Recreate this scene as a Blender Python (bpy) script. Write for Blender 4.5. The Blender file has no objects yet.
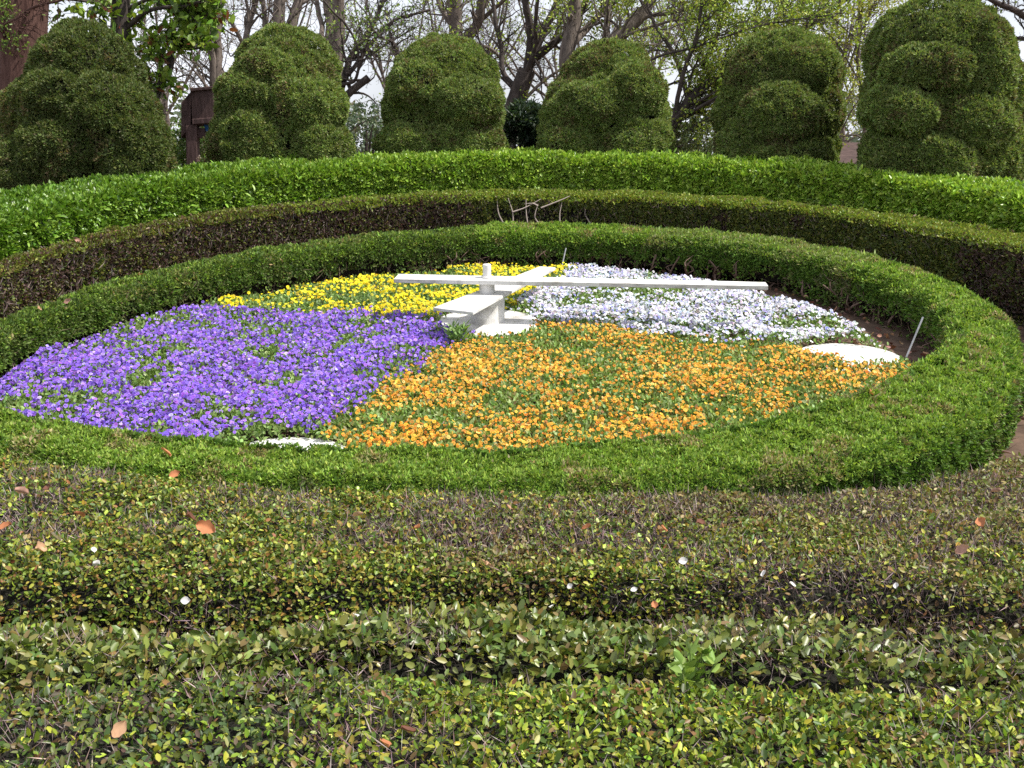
import bpy, math, random
import numpy as np
R = math.radians
rng = np.random.default_rng(11)
random.seed(5)
S = bpy.context.scene
COL = S.collection

# ------------------------------------------------------------------ camera
PITCH = math.atan((384 - 150) / 1000.0)
cam_d = bpy.data.cameras.new('camera')
cam = bpy.data.objects.new('camera', cam_d); COL.objects.link(cam)
cam_d.sensor_width = 36; cam_d.lens = 1000 / 1024 * 36
cam_d.clip_start = 0.05; cam_d.clip_end = 2000
cam.location = (0, 0, 0); cam.rotation_euler = (math.pi / 2 - PITCH, 0, 0)
S.camera = cam

# ------------------------------------------------------------------ light
SUN = np.array([0.66, -0.10, 1.0]); SUN = SUN / np.linalg.norm(SUN)
EL = math.asin(SUN[2]); AZ = math.atan2(SUN[0], SUN[1])
w = bpy.data.worlds.new('World'); S.world = w; w.use_nodes = True
nt = w.node_tree; nt.nodes.clear()
wo = nt.nodes.new('ShaderNodeOutputWorld'); bg = nt.nodes.new('ShaderNodeBackground')
sky = nt.nodes.new('ShaderNodeTexSky'); sky.sky_type = 'NISHITA'; sky.sun_disc = False
sky.sun_elevation = EL; sky.sun_rotation = AZ; sky.dust_density = 3.0; sky.air_density = 1.0; sky.ozone_density = 1.0
tc = nt.nodes.new('ShaderNodeTexCoord'); mp = nt.nodes.new('ShaderNodeMapping'); mp.inputs['Scale'].default_value = (1.2, 1.2, 4.0)
nz = nt.nodes.new('ShaderNodeTexNoise'); nz.inputs['Scale'].default_value = 2.2; nz.inputs['Detail'].default_value = 6
rp = nt.nodes.new('ShaderNodeValToRGB'); rp.color_ramp.elements[0].position = 0.3; rp.color_ramp.elements[1].position = 0.62
rp.color_ramp.elements[0].color = (0.45, 0.45, 0.45, 1); rp.color_ramp.elements[1].color = (0.95, 0.95, 0.95, 1)
mx = nt.nodes.new('ShaderNodeMixRGB'); mx.inputs['Color2'].default_value = (9.2, 9.5, 10.3, 1)
nt.links.new(tc.outputs['Generated'], mp.inputs['Vector']); nt.links.new(mp.outputs[0], nz.inputs['Vector'])
nt.links.new(nz.outputs['Fac'], rp.inputs[0]); nt.links.new(rp.outputs[0], mx.inputs['Fac'])
nt.links.new(sky.outputs[0], mx.inputs['Color1']); nt.links.new(mx.outputs[0], bg.inputs['Color'])
bg.inputs['Strength'].default_value = 0.085
nt.links.new(bg.outputs[0], wo.inputs['Surface'])
sd = bpy.data.lights.new('sun', 'SUN'); sd.energy = 4.6; sd.angle = R(0.53); sd.color = (1.0, 0.955, 0.88)
so = bpy.data.objects.new('sun', sd); COL.objects.link(so)
from mathutils import Vector
so.rotation_euler = Vector(SUN).to_track_quat('Z', 'Y').to_euler()
so.location = (6, -2, 12)
S.view_settings.view_transform = 'Standard'; S.view_settings.look = 'None'
S.view_settings.gamma = 1; S.view_settings.use_curve_mapping = False
S.view_settings.exposure = 0.6
S.cycles.max_bounces = 6; S.cycles.diffuse_bounces = 3; S.cycles.glossy_bounces = 2
S.cycles.transmission_bounces = 3; S.cycles.transparent_max_bounces = 4
S.cycles.use_denoising = False

# ------------------------------------------------------------------ helpers
def at(px, py, Y):
    """the point at distance Y (metres along the ground) seen at a pixel"""
    yc = (384 - py) / 1000.0; xc = (px - 512) / 1000.0
    ry = math.cos(PITCH) + yc * math.sin(PITCH); rz = -math.sin(PITCH) + yc * math.cos(PITCH)
    k = Y / ry
    return np.array([xc * k, Y, rz * k])

def gz(x, y):
    """terrain height: a slope up to the back hedges, then level"""
    y = np.asarray(y, float)
    return np.where(y < 13.6, -2.12 + 0.08 * y, -1.032)

def tagd(o, label=None, cat=None, group=None, kind=None):
    if label: o['label'] = label
    if cat: o['category'] = cat
    if group: o['group'] = group
    if kind: o['kind'] = kind
    return o

def empty(name, loc, label=None, cat=None, group=None, kind=None):
    o = bpy.data.objects.new(name, None); COL.objects.link(o); o.location = [float(v) for v in loc]
    o.empty_display_size = 0.2
    return tagd(o, label, cat, group, kind)

_h = np.random.default_rng(3).random((32, 32, 32))
def noise(P, scale, seed=0):
    """value noise 0..1 at points P (N,3)"""
    Q = np.asarray(P, float) * scale + seed * 7.31 + 100.0
    i = np.floor(Q).astype(int); f = Q - i; f = f * f * (3 - 2 * f)
    out = 0
    for dx in (0, 1):
        for dy in (0, 1):
            for dz in (0, 1):
                wgt = (f[:, 0] if dx else 1 - f[:, 0]) * (f[:, 1] if dy else 1 - f[:, 1]) * (f[:, 2] if dz else 1 - f[:, 2])
                out = out + wgt * _h[(i[:, 0] + dx) % 32, (i[:, 1] + dy) % 32, (i[:, 2] + dz) % 32]
    return out
def fbm(P, scale, seed=0, octaves=3):
    s = 0; a = 1; t = 0
    for k in range(octaves):
        s = s + a * noise(P, scale * 2 ** k, seed + k); t += a; a *= 0.5
    return s / t

def mesh_obj(name, V, F, mat, parent=None, colors=None, smooth=False, matidx=None):
    """V (N,3) world points, F (M,k) faces; made relative to the parent"""
    V = np.asarray(V, np.float32).copy()
    if parent is not None: V -= np.array(parent.location, np.float32)
    me = bpy.data.meshes.new(name)
    if isinstance(F, np.ndarray):
        n, k = F.shape
        me.vertices.add(len(V)); me.vertices.foreach_set('co', V.ravel())
        me.loops.add(n * k); me.loops.foreach_set('vertex_index', F.astype(np.int32).ravel())
        me.polygons.add(n); me.polygons.foreach_set('loop_start', np.arange(0, n * k, k, dtype=np.int32))
        me.polygons.foreach_set('loop_total', np.full(n, k, np.int32))
        me.update(calc_edges=True)
    else:
        me.from_pydata(V.tolist(), [], F); me.update()
    if colors is not None:
        a = me.color_attributes.new('col', 'FLOAT_COLOR', 'POINT')
        c = np.ones((len(V), 4), np.float32); c[:, :3] = colors
        a.data.foreach_set('color', c.ravel())
    if smooth: me.polygons.foreach_set('use_smooth', np.ones(len(me.polygons), bool))
    for m in (mat if isinstance(mat, (list, tuple)) else [mat]): me.materials.append(m)
    if matidx is not None: me.polygons.foreach_set('material_index', np.asarray(matidx, np.int32))
    o = bpy.data.objects.new(name, me); COL.objects.link(o)
    if parent is not None: o.parent = parent
    return o

# ------------------------------------------------------------------ materials
def mat_leaf(name, rough=0.5, trans=0.25, spec=0.4, sat=1.0):
    m = bpy.data.materials.new(name); m.use_nodes = True; t = m.node_tree; t.nodes.clear()
    o = t.nodes.new('ShaderNodeOutputMaterial'); p = t.nodes.new('ShaderNodeBsdfPrincipled'); a = t.nodes.new('ShaderNodeAttribute')
    a.attribute_name = 'col'
    p.inputs['Roughness'].default_value = rough; p.inputs['Specular IOR Level'].default_value = spec
    t.links.new(a.outputs['Color'], p.inputs['Base Color'])
    if trans > 0:
        tr = t.nodes.new('ShaderNodeBsdfTranslucent'); mi = t.nodes.new('ShaderNodeMixShader'); mi.inputs[0].default_value = trans
        g = t.nodes.new('ShaderNodeMixRGB'); g.blend_type = 'MULTIPLY'; g.inputs[0].default_value = 1; g.inputs[2].default_value = (1.15, 1.2, 0.6, 1)
        t.links.new(a.outputs['Color'], g.inputs[1]); t.links.new(g.outputs[0], tr.inputs['Color'])
        t.links.new(p.outputs[0], mi.inputs[1]); t.links.new(tr.outputs[0], mi.inputs[2]); t.links.new(mi.outputs[0], o.inputs[0])
    else:
        t.links.new(p.outputs[0], o.inputs[0])
    return m
def mat_noise(name, c1, c2, scale=8, rough=0.85, bump=0.3, stretch=(1, 1, 1), detail=6, bdist=0.02, spec=0.3, c3=None):
    m = bpy.data.materials.new(name); m.use_nodes = True; t = m.node_tree
    p = t.nodes['Principled BSDF']; p.inputs['Roughness'].default_value = rough; p.inputs['Specular IOR Level'].default_value = spec
    tc = t.nodes.new('ShaderNodeTexCoord'); mp = t.nodes.new('ShaderNodeMapping'); mp.inputs['Scale'].default_value = stretch
    n = t.nodes.new('ShaderNodeTexNoise'); n.inputs['Scale'].default_value = scale; n.inputs['Detail'].default_value = detail; n.inputs['Roughness'].default_value = 0.65
    r = t.nodes.new('ShaderNodeValToRGB'); r.color_ramp.elements[0].position = 0.32; r.color_ramp.elements[1].position = 0.68
    r.color_ramp.elements[0].color = (*c1, 1); r.color_ramp.elements[1].color = (*c2, 1)
    if c3:
        e = r.color_ramp.elements.new(0.5); e.color = (*c3, 1)
    b = t.nodes.new('ShaderNodeBump'); b.inputs['Strength'].default_value = bump; b.inputs['Distance'].default_value = bdist
    t.links.new(tc.outputs['Object'], mp.inputs[0]); t.links.new(mp.outputs[0], n.inputs['Vector'])
    t.links.new(n.outputs['Fac'], r.inputs[0]); t.links.new(r.outputs[0], p.inputs['Base Color'])
    t.links.new(n.outputs['Fac'], b.inputs['Height']); t.links.new(b.outputs[0], p.inputs['Normal'])
    return m
M_needle = mat_leaf('needle_foliage', 0.6, 0.3, 0.25)
M_leaf = mat_leaf('broad_leaf', 0.42, 0.28, 0.28)
M_gloss = mat_leaf('glossy_leaf', 0.38, 0.2, 0.5)
M_petal = mat_leaf('petal', 0.6, 0.15, 0.2)
M_twig = mat_leaf('twig_bark', 0.85, 0, 0.2)
M_dry = mat_leaf('dry_leaf', 0.75, 0.15, 0.2)
M_core = mat_noise('dark_gap_core', (0.007, 0.007, 0.005), (0.016, 0.014, 0.009), 60, 1, 0.6)  # near-black fill so gaps between the leaves look shaded
M_soil = mat_noise('soil', (0.05, 0.03, 0.02), (0.16, 0.10, 0.07), 5, 0.95, 0.6, c3=(0.10, 0.065, 0.045))
M_bark = mat_noise('bark', (0.07, 0.055, 0.047), (0.19, 0.155, 0.13), 14, 0.9, 0.7, stretch=(1, 1, 0.25), bdist=0.03)
M_barkd = mat_noise('dark_bark', (0.028, 0.022, 0.02), (0.09, 0.072, 0.063), 14, 0.9, 0.7, stretch=(1, 1, 0.25), bdist=0.03)
M_barkr = mat_noise('reddish_bark', (0.05, 0.022, 0.018), (0.14, 0.075, 0.06), 9, 0.9, 0.8, stretch=(2.5, 2.5, 0.3), bdist=0.04)
M_white = mat_noise('weathered_white_paint', (0.34, 0.32, 0.29), (0.68, 0.67, 0.65), 5, 0.5, 0.12, c3=(0.64, 0.63, 0.61), bdist=0.005)
M_whited = mat_noise('stained_white_paint', (0.30, 0.28, 0.26), (0.66, 0.64, 0.62), 9, 0.6, 0.15, stretch=(1, 1, 3), bdist=0.005)
M_metal = mat_noise('grey_metal', (0.30, 0.31, 0.33), (0.5, 0.5, 0.52), 20, 0.4, 0.05)
M_wood = mat_noise('dark_red_wood', (0.045, 0.026, 0.024), (0.13, 0.08, 0.075), 5, 0.75, 0.4, stretch=(6, 6, 1), bdist=0.01)
M_roof = mat_noise('brown_roof', (0.035, 0.02, 0.017), (0.085, 0.052, 0.045), 6, 0.9, 0.4, stretch=(1, 1, 6))
M_blue = mat_noise('blue_cloth', (0.01, 0.06, 0.16), (0.02, 0.10, 0.25), 12, 0.8, 0.2)

# ------------------------------------------------------------------ leaf scattering
def unit(v): return v / np.maximum(np.linalg.norm(v, axis=1, keepdims=True), 1e-9)
def frames(D, N=None):
    """D direction of the leaf, returns side vectors"""
    rnd = rng.normal(size=D.shape) if N is None else N
    return unit(np.cross(D, rnd))
def leaves(P, D, L, W, col, fold=0.25, up=None):
    """six-point folded oval leaves: P base, D direction, L length, W width, col (N,3)"""
    n = len(P); D = unit(D); U = frames(D, up); Nn = unit(np.cross(U, D))
    L = np.broadcast_to(np.asarray(L, float), (n,))[:, None]; W = np.broadcast_to(np.asarray(W, float), (n,))[:, None]
    f = fold * W
    V = np.stack([P, P + D * L * 0.30 + U * W * 0.48 + Nn * f, P + D * L * 0.72 + U * W * 0.40 + Nn * f, P + D * L,
                  P + D * L * 0.72 - U * W * 0.40 + Nn * f, P + D * L * 0.30 - U * W * 0.48 + Nn * f], 1).reshape(-1, 3)
    b = (np.arange(n) * 6)[:, None]
    F = np.concatenate([b + np.array([0, 1, 2, 3]), b + np.array([3, 4, 5, 0])], 0)
    return V, F, np.repeat(col, 6, 0)
def blades(P, D, L, W, col, up=None):
    """thin diamonds: needles and twigs"""
    n = len(P); D = unit(D); U = frames(D, up)
    L = np.broadcast_to(np.asarray(L, float), (n,))[:, None]; W = np.broadcast_to(np.asarray(W, float), (n,))[:, None]
    V = np.stack([P, P + D * L * 0.5 + U * W * 0.5, P + D * L, P + D * L * 0.5 - U * W * 0.5], 1).reshape(-1, 3)
    F = (np.arange(n) * 4)[:, None] + np.array([0, 1, 2, 3])
    return V, F, np.repeat(col, 4, 0)
def facing(N, a=1.3):
    return N * a + rng.normal(size=N.shape) * 0.6
def merge(parts):
    Vs, Fs, Cs = [], [], []; o = 0
    for V, F, C in parts:
        Vs.append(V); Fs.append(F + o); Cs.append(C); o += len(V)
    return np.concatenate(Vs), np.concatenate(Fs), np.concatenate(Cs)
def pick(n, palette, wts, jit=0.18):
    pal = np.array(palette, float); i = rng.choice(len(pal), n, p=np.array(wts, float) / np.sum(wts))
    c = pal[i] * (1 + rng.normal(size=(n, 1)) * jit) * (1 + rng.normal(size=(n, 3)) * jit * 0.35)
    return np.clip(c, 0.004, 0.95)

def tube(pts, rad, sides=6):
    """tapered tube along pts; returns V, F(quads)"""
    P = np.asarray(pts, float); n = len(P)
    T = np.gradient(P, axis=0); T = unit(T)
    ref = np.array([0.3, 0.9, 0.2]); U = unit(np.cross(T, ref)); B = np.cross(T, U)
    a = np.arange(sides) * 2 * math.pi / sides
    r = np.broadcast_to(np.asarray(rad, float), (n,))
    V = (P[:, None, :] + r[:, None, None] * (np.cos(a)[None, :, None] * U[:, None, :] + np.sin(a)[None, :, None] * B[:, None, :])).reshape(-1, 3)
    i = np.arange(n - 1)[:, None] * sides; j = np.arange(sides)[None, :]; k = (np.arange(sides)[None, :] + 1) % sides
    F = np.stack([i + j, i + k, i + sides + k, i + sides + j], -1).reshape(-1, 4)
    return V, F
def tubes_merge(lst):
    Vs, Fs = [], []; o = 0
    for V, F in lst: Vs.append(V); Fs.append(F + o); o += len(V)
    return np.concatenate(Vs), np.concatenate(Fs)
def spline(pts, n):
    """smooth resample of a polyline (Catmull-Rom)"""
    P = np.asarray(pts, float)
    if len(P) == 2: return P[0] + (P[1] - P[0]) * np.linspace(0, 1, n)[:, None]
    Q = np.vstack([2 * P[0] - P[1], P, 2 * P[-1] - P[-2]])
    out = []
    for t in np.linspace(0, len(P) - 1 - 1e-6, n):
        i = int(t); f = t - i; a, b, c, d = Q[i:i + 4]
        out.append(0.5 * ((2 * b) + (-a + c) * f + (2 * a - 5 * b + 4 * c - d) * f * f + (-a + 3 * b - 3 * c + d) * f ** 3))
    return np.array(out)

def lathe(prof, c, seg=40):
    prof = np.asarray(prof, float); a = np.arange(seg) * 2 * math.pi / seg
    V = np.stack([c[0] + prof[:, 0:1] * np.cos(a), c[1] + prof[:, 0:1] * np.sin(a), c[2] + np.broadcast_to(prof[:, 1:2], (len(prof), seg))], -1).reshape(-1, 3)
    F = []
    for i in range(len(prof) - 1):
        for j in range(seg):
            F.append((i * seg + j, i * seg + (j + 1) % seg, (i + 1) * seg + (j + 1) % seg, (i + 1) * seg + j))
    F.append(tuple(range((len(prof) - 1) * seg, len(prof) * seg)))
    return V, F
def prism(poly, z0, z1, nrm_slope=0.0):
    """poly: list of (x,y) with heights z0(x,y)/z1; returns V,F"""
    n = len(poly)
    V = [(x, y, z0 + nrm_slope * y) for x, y in poly] + [(x, y, z1 + nrm_slope * y) for x, y in poly]
    F = [tuple(range(n))[::-1], tuple(range(n, 2 * n))] + [(i, (i + 1) % n, n + (i + 1) % n, n + i) for i in range(n)]
    return np.array(V), F
def bevel(o, wdt=0.01, seg=2):
    m = o.modifiers.new('bevel', 'BEVEL'); m.width = wdt; m.segments = seg; m.limit_method = 'ANGLE'; return o
def box(x0, x1, y0, y1, z0, z1):
    V = np.array([(x, y, z) for z in (z0, z1) for y in (y0, y1) for x in (x0, x1)], float)
    F = [(0, 2, 3, 1), (4, 5, 7, 6), (0, 1, 5, 4), (2, 6, 7, 3), (0, 4, 6, 2), (1, 3, 7, 5)]
    return V, F

# ------------------------------------------------------------------ ground
xs = np.concatenate([np.linspace(-260, -8, 12)[:-1], np.linspace(-8, 8, 81), np.linspace(8, 260, 12)[1:]])
ys = np.concatenate([[-30, -12, -4], np.linspace(-1, 16, 120), [20, 30, 60, 120, 260]])
X, Y = np.meshgrid(xs, ys); Z = gz(X, Y) + (fbm(np.c_[X.ravel(), Y.ravel(), X.ravel() * 0], 1.3, 4).reshape(X.shape) - 0.5) * 0.05 * (np.abs(X) < 9)
Z = np.where(Y < -4.1, gz(0, -4), Z)
nx, ny = len(xs), len(ys); i = np.arange(ny - 1)[:, None] * nx; j = np.arange(nx - 1)[None]
F = np.stack([i + j, i + j + 1, i + nx + j + 1, i + nx + j], -1).reshape(-1, 4)
tagd(mesh_obj('ground', np.c_[X.ravel(), Y.ravel(), Z.ravel()], F, M_soil, smooth=True), kind='structure')

# ------------------------------------------------------------------ ring hedges
CX, CY = -0.1, 7.75
def polar(dct):
    a = np.array(sorted(dct)); r = np.array([dct[k] for k in a])
    def f(t):
        t = (np.asarray(t) + 180) % 360 - 180
        return np.interp(t, a, r, period=360)
    tt = np.arange(-180, 180, 2.0); rr = f(tt)
    k = np.hanning(15); k /= k.sum()
    rs = np.convolve(np.r_[rr[-7:], rr, rr[:7]], k, 'valid')
    return lambda t: np.interp((np.asarray(t) + 180) % 360 - 180, tt, rs, period=360)
r1i = polar({-180: 3.02, -170: 3.3, -160: 3.6, -145: 3.78, -132: 3.70, -122: 3.46, -113: 3.34, -97: 3.22, -80: 3.16, -60: 3.10, -40: 3.10, -20: 3.24, -5: 3.28, 8: 3.3, 20: 3.22, 31: 3.3, 51: 3.18, 82: 2.98, 114: 2.66, 136: 2.64, 160: 2.75})
r1o = polar({-180: 3.36, -167: 3.62, -155: 3.9, -145: 4.0, -132: 4.02, -122: 3.97, -113: 3.85, -100: 3.72, -87: 3.70, -75: 3.74, -60: 3.79, -37: 3.70, -23: 3.66, 0: 3.75, 20: 3.87, 42: 3.92, 56: 3.84, 83: 3.68, 109: 3.28, 142: 3.06})
r2i = polar({-180: 3.78, 150: 3.76, 110: 4.03, 82: 4.2, 50: 4.3, 20: 4.4, 0: 4.45, -30: 4.5, -90: 4.2, -150: 3.8})
r2o = polar({-180: 4.0, 165: 4.0, 140: 4.12, 110: 4.45, 82: 4.75, 50: 4.88, 20: 5.05, 0: 5.1, -30: 5.1, -90: 4.8, -150: 4.4})
r3i = polar({-180: 4.1, 165: 4.1, 140: 4.25, 110: 4.72, 82: 5.08, 50: 5.12, 20: 5.2, 0: 5.25, -30: 5.3, -90: 5.0, -150: 4.6})
r3o = polar({-180: 5.15, 150: 5.18, 110: 5.5, 82: 5.72, 50: 5.78, 20: 5.82, 0: 5.9, -30: 5.9, -90: 5.7, -150: 5.2})

def hedge_samples(ri, ro, top, a0, a1, dens, cap=26000, round_=0.07):
    """random points on the clipped surface of a ring hedge. top(y) height, dens(P)->per m2 (max used)
    returns P, N, h (0 ground..1 top), side (-1 inner wall, 0 top, 1 outer wall)"""
    Ps, Ns, Hs, Ss = [], [], [], []
    nseg = max(8, int(abs(a1 - a0) / 6)); e = np.linspace(a0, a1, nseg + 1)
    for k in range(nseg):
        am = R((e[k] + e[k + 1]) / 2); rm = float(ri(math.degrees(am)) + ro(math.degrees(am))) / 2
        pm = np.array([CX + rm * math.cos(am), CY + rm * math.sin(am)])
        d = float(dens(math.hypot(*pm))); arc = rm * R(abs(e[k + 1] - e[k]))
        hh = float(top(pm[1]) - gz(0, pm[1])); wd = float(ro(math.degrees(am)) - ri(math.degrees(am)))
        per = 2 * hh + wd; n = int(arc * per * d)
        t = rng.uniform(e[k], e[k + 1], n); u = rng.uniform(0, per, n)
        side = np.where(u < hh, -1, np.where(u < hh + wd, 0, 1))
        f = np.where(side == -1, u / hh, np.where(side == 0, (u - hh) / wd, 1 - (u - hh - wd) / hh))
        c, s_ = np.cos(np.radians(t)), np.sin(np.radians(t))
        RI, RO = ri(t), ro(t)
        r = np.where(side == -1, RI, np.where(side == 0, RI + (RO - RI) * f, RO))
        x, y = CX + r * c, CY + r * s_; g = gz(x, y); tp = top(y)
        z = np.where(side == 0, tp, g + (tp - g) * f)
        # round the shoulders
        dr = np.minimum(r - RI, RO - r)
        z = np.where(side == 0, z - round_ * np.clip(1 - dr / 0.10, 0, 1) ** 2, z)
        inn = np.where(side == 0, 0, round_ * np.clip(1 - (tp - z) / 0.12, 0, 1) ** 2 - 0.0 * r)
        r2 = r + np.where(side == -1, inn, np.where(side == 1, -inn, 0))
        x, y = CX + r2 * c, CY + r2 * s_
        N = np.stack([np.where(side == 0, 0, side) * c, np.where(side == 0, 0, side) * s_, np.where(side == 0, 1.0, 0.15)], 1)
        Ps.append(np.c_[x, y, z]); Ns.append(N); Hs.append(np.where(side == 0, 1, f)); Ss.append(side)
    P = np.concatenate(Ps); N = unit(np.concatenate(Ns)); h = np.concatenate(Hs); sd_ = np.concatenate(Ss)
    return P, N, h, sd_
def ring_core(ri, ro, top, a0, a1, inset, name, parent, closed=False, cut=0.0):
    n = int(abs(a1 - a0) / 1.5); t = np.linspace(a0, a1, n)
    if closed: t = t[:-1]
    c, s_ = np.cos(np.radians(t)), np.sin(np.radians(t)); RI, RO = ri(t) + inset, ro(t) - inset
    V = []
    for (rr, kind) in ((RI + 0.03, 0), (RI, .5), (RI + 0.02, 1), (RO - 0.02, 1), (RO, .5), (RO - 0.03, 0)):
        x, y = CX + rr * c, CY + rr * s_; g = gz(x, y); tp = top(y) - inset
        z = g - 0.02 + cut + (tp - g - cut + 0.02) * kind
        P = np.c_[x, y, z]; q = (fbm(P, 5, 9) - 0.5) * inset * 0.9
        P[:, 2] += q * (kind > 0); V.append(P)
    k = len(V); m = len(t); V = np.stack(V, 1).reshape(-1, 3); F = []
    lim = m if closed else m - 1
    for i_ in range(lim):
        i2 = (i_ + 1) % m
        for j_ in range(k): F.append((i_ * k + j_, i_ * k + (j_ + 1) % k, i2 * k + (j_ + 1) % k, i2 * k + j_))
    if not closed: F += [tuple(range(k)), tuple(range((m - 1) * k, m * k))[::-1]]
    return mesh_obj(name, V, F, M_core, parent)

# --- inner ring: clipped conifer hedge
top1 = lambda y: -1.72 + 0.08 * np.asarray(y)
h1 = empty('hedge', (CX, CY, gz(0, CY)), 'low ring hedge of fine green conifer needles circling the flower clock', 'hedge')
ring_core(r1i, r1o, top1, -180, 180, 0.075, 'dark_core', h1, closed=True, cut=0.10)
P, N, h, sd_ = hedge_samples(r1i, r1o, top1, -180, 180, lambda d: np.interp(d, [3.5, 5, 8, 12], [40000, 26000, 14000, 8500]))
dist = np.hypot(P[:, 0], P[:, 1])
lump = fbm(P, 3.0, 1) - 0.5; fine = fbm(P, 14, 2, 2) - 0.5
P = P + N * (lump * 0.10 + fine * 0.075 + (fbm(P, 1.1, 3) - 0.5) * 0.06)[:, None]
patch = fbm(P, 1.6, 5); bare = (sd_ != 0) & (h < 0.62) & (fbm(P, 5, 8) > 0.36 + 0.5 * h)
low = (sd_ == -1) & (h < 0.42)
keep = ~(bare & (rng.random(len(P)) < 0.8)) & ~(low & (rng.random(len(P)) < 0.85))
P, N, h, sd_, dist, patch, fine, lump = [a[keep] for a in (P, N, h, sd_, dist, patch, fine, lump)]
n = len(P)
col = pick(n, [(0.21, 0.31, 0.045), (0.15, 0.24, 0.035), (0.29, 0.40, 0.075), (0.08, 0.14, 0.025)], [4, 4, 2, 2])
brown = ((fbm(P, 4.2, 12) > 0.61) & (rng.random(n) < 0.55)) | (rng.random(n) < 0.03)
col[brown] = pick(int(brown.sum()), [(0.28, 0.22, 0.10), (0.24, 0.24, 0.09), (0.34, 0.29, 0.15)], [1, 2, 1])
ang1 = np.degrees(np.arctan2(P[:, 1] - CY, P[:, 0] - CX)); pale = (ang1 > 22) & (ang1 < 62) & (sd_ == 0) & (rng.random(n) < 0.6)
col[pale] = pick(int(pale.sum()), [(0.2, 0.25, 0.08), (0.26, 0.28, 0.12), (0.15, 0.2, 0.05)], [2, 1, 1])
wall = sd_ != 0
col[~wall] *= 1.12  # sunlit top brightened in the leaf colour itself
col[wall] *= np.array([0.62, 0.74, 0.7])  # walls darkened in the leaf colour, standing in for shade
shaded = (((ang1 > 95) | (ang1 < -160)) & (rng.random(n) < 0.6))  # left arc painted a darker green in place of shade
col[shaded] = pick(int(shaded.sum()), [(0.09, 0.14, 0.03), (0.13, 0.18, 0.04), (0.06, 0.10, 0.025)], [2, 2, 1])
sz = np.interp(dist, [3.5, 6, 12], [0.017, 0.022, 0.034]) * rng.uniform(0.7, 1.35, n)
D = N * 0.6 + rng.normal(size=(n, 3)) * 0.8 + np.array([0, 0, 0.15])
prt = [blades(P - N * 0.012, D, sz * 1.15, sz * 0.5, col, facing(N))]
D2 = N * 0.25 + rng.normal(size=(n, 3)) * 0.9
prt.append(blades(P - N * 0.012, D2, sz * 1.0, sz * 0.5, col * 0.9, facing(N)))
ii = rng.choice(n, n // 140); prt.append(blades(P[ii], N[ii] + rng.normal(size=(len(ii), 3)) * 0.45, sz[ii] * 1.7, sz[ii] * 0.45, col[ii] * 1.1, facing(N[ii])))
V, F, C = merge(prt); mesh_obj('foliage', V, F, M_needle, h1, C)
def wall_twigs(ri, ro, top, a0, a1, count, name, parent, pal, sides=(-1, 1), L=(0.10, 0.3), hmax=0.8, wd=0.008, depth=0.03):
    t = rng.uniform(a0, a1, count); side = rng.choice(sides, count); f = rng.uniform(0, hmax, count)
    r = np.where(side == -1, ri(t) + depth, ro(t) - depth); c, s_ = np.cos(np.radians(t)), np.sin(np.radians(t))
    x, y = CX + r * c, CY + r * s_; g = gz(x, y); P = np.c_[x, y, g + (top(y) - g) * f]
    N = np.c_[side * c, side * s_, np.zeros(count)]
    D = np.array([0, 0, 1.0]) + N * 0.25 + rng.normal(size=(count, 3)) * 0.55
    V, F, C = blades(P, D, rng.uniform(*L, count), wd * rng.uniform(0.6, 1.5, count), pick(count, pal, [1] * len(pal)))
    return mesh_obj(name, V, F, M_twig, parent, C)
wall_twigs(r1i, r1o, top1, -180, 180, 5000, 'twigs', h1, [(0.10, 0.07, 0.05), (0.2, 0.15, 0.11), (0.14, 0.11, 0.08)], L=(0.05, 0.16), hmax=0.65, wd=0.006)
# visible stems under the right inner wall
stems = []
for k in range(60):
    a = rng.uniform(-12, 125) if k > 12 else rng.uniform(-10, 30); r = float(r1i(a)) + rng.uniform(0.03, 0.12)
    x, y = CX + r * math.cos(R(a)), CY + r * math.sin(R(a)); g = float(gz(x, y)); hh = float(top1(y)) - g
    p = [np.array([x, y, g - 0.02])]
    for q in range(3): p.append(p[-1] + np.array([rng.normal() * 0.05, rng.normal() * 0.05 - 0.01, hh * 0.2]))
    stems.append(tube(spline(p, 8), np.linspace(0.014, 0.006, 8), 5))
    for q in range(2):
        b = p[1 + q]; stems.append(tube(spline([b, b + np.array([rng.normal() * 0.05, rng.normal() * 0.04, 0.05]), b + np.array([rng.normal() * 0.08, rng.normal() * 0.05, 0.11])], 6), np.linspace(0.007, 0.003, 6), 4))
V, F = tubes_merge(stems); mesh_obj('stems', V, F, M_twig, h1, np.tile([0.17, 0.115, 0.09], (len(V), 1)))

# --- middle ring: small-leaved brownish hedge with a yellow-green clipped top
top2 = lambda y: -1.50 + 0.0825 * np.asarray(y)
A0, A1 = -38, 218
h2 = empty('hedge', (CX, CY + 4.5, gz(0, CY + 4.5)), 'middle curved hedge with thin yellow-green top over brown twiggy sides', 'hedge')
ring_core(r2i, r2o, top2, A0, A1, 0.09, 'dark_core', h2)
P, N, h, sd_ = hedge_samples(r2i, r2o, top2, A0, A1, lambda d: np.interp(d, [6, 12], [11000, 7000]), round_=0.05)
P = P + N * ((fbm(P, 2.5, 21) - 0.5) * 0.10 + (fbm(P, 12, 22, 2) - 0.5) * 0.05)[:, None]
ang = np.degrees(np.arctan2(P[:, 1] - CY, P[:, 0] - CX)) % 360
twz = (sd_ != 0) & (fbm(P, 2.0, 23) + 0.25 * (ang > 95) * (ang < 300) > 0.52)
gap = (sd_ == -1) & (ang > 76) & (ang < 92) & (h < 0.75)
keep = ~(twz & (rng.random(len(P)) < 0.25)) & ~(gap & (rng.random(len(P)) < 0.8)) & ~((sd_ == 1) & (rng.random(len(P)) < 0.6)) & ~((sd_ != 0) & (h < 0.25) & (rng.random(len(P)) < 0.6))
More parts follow.
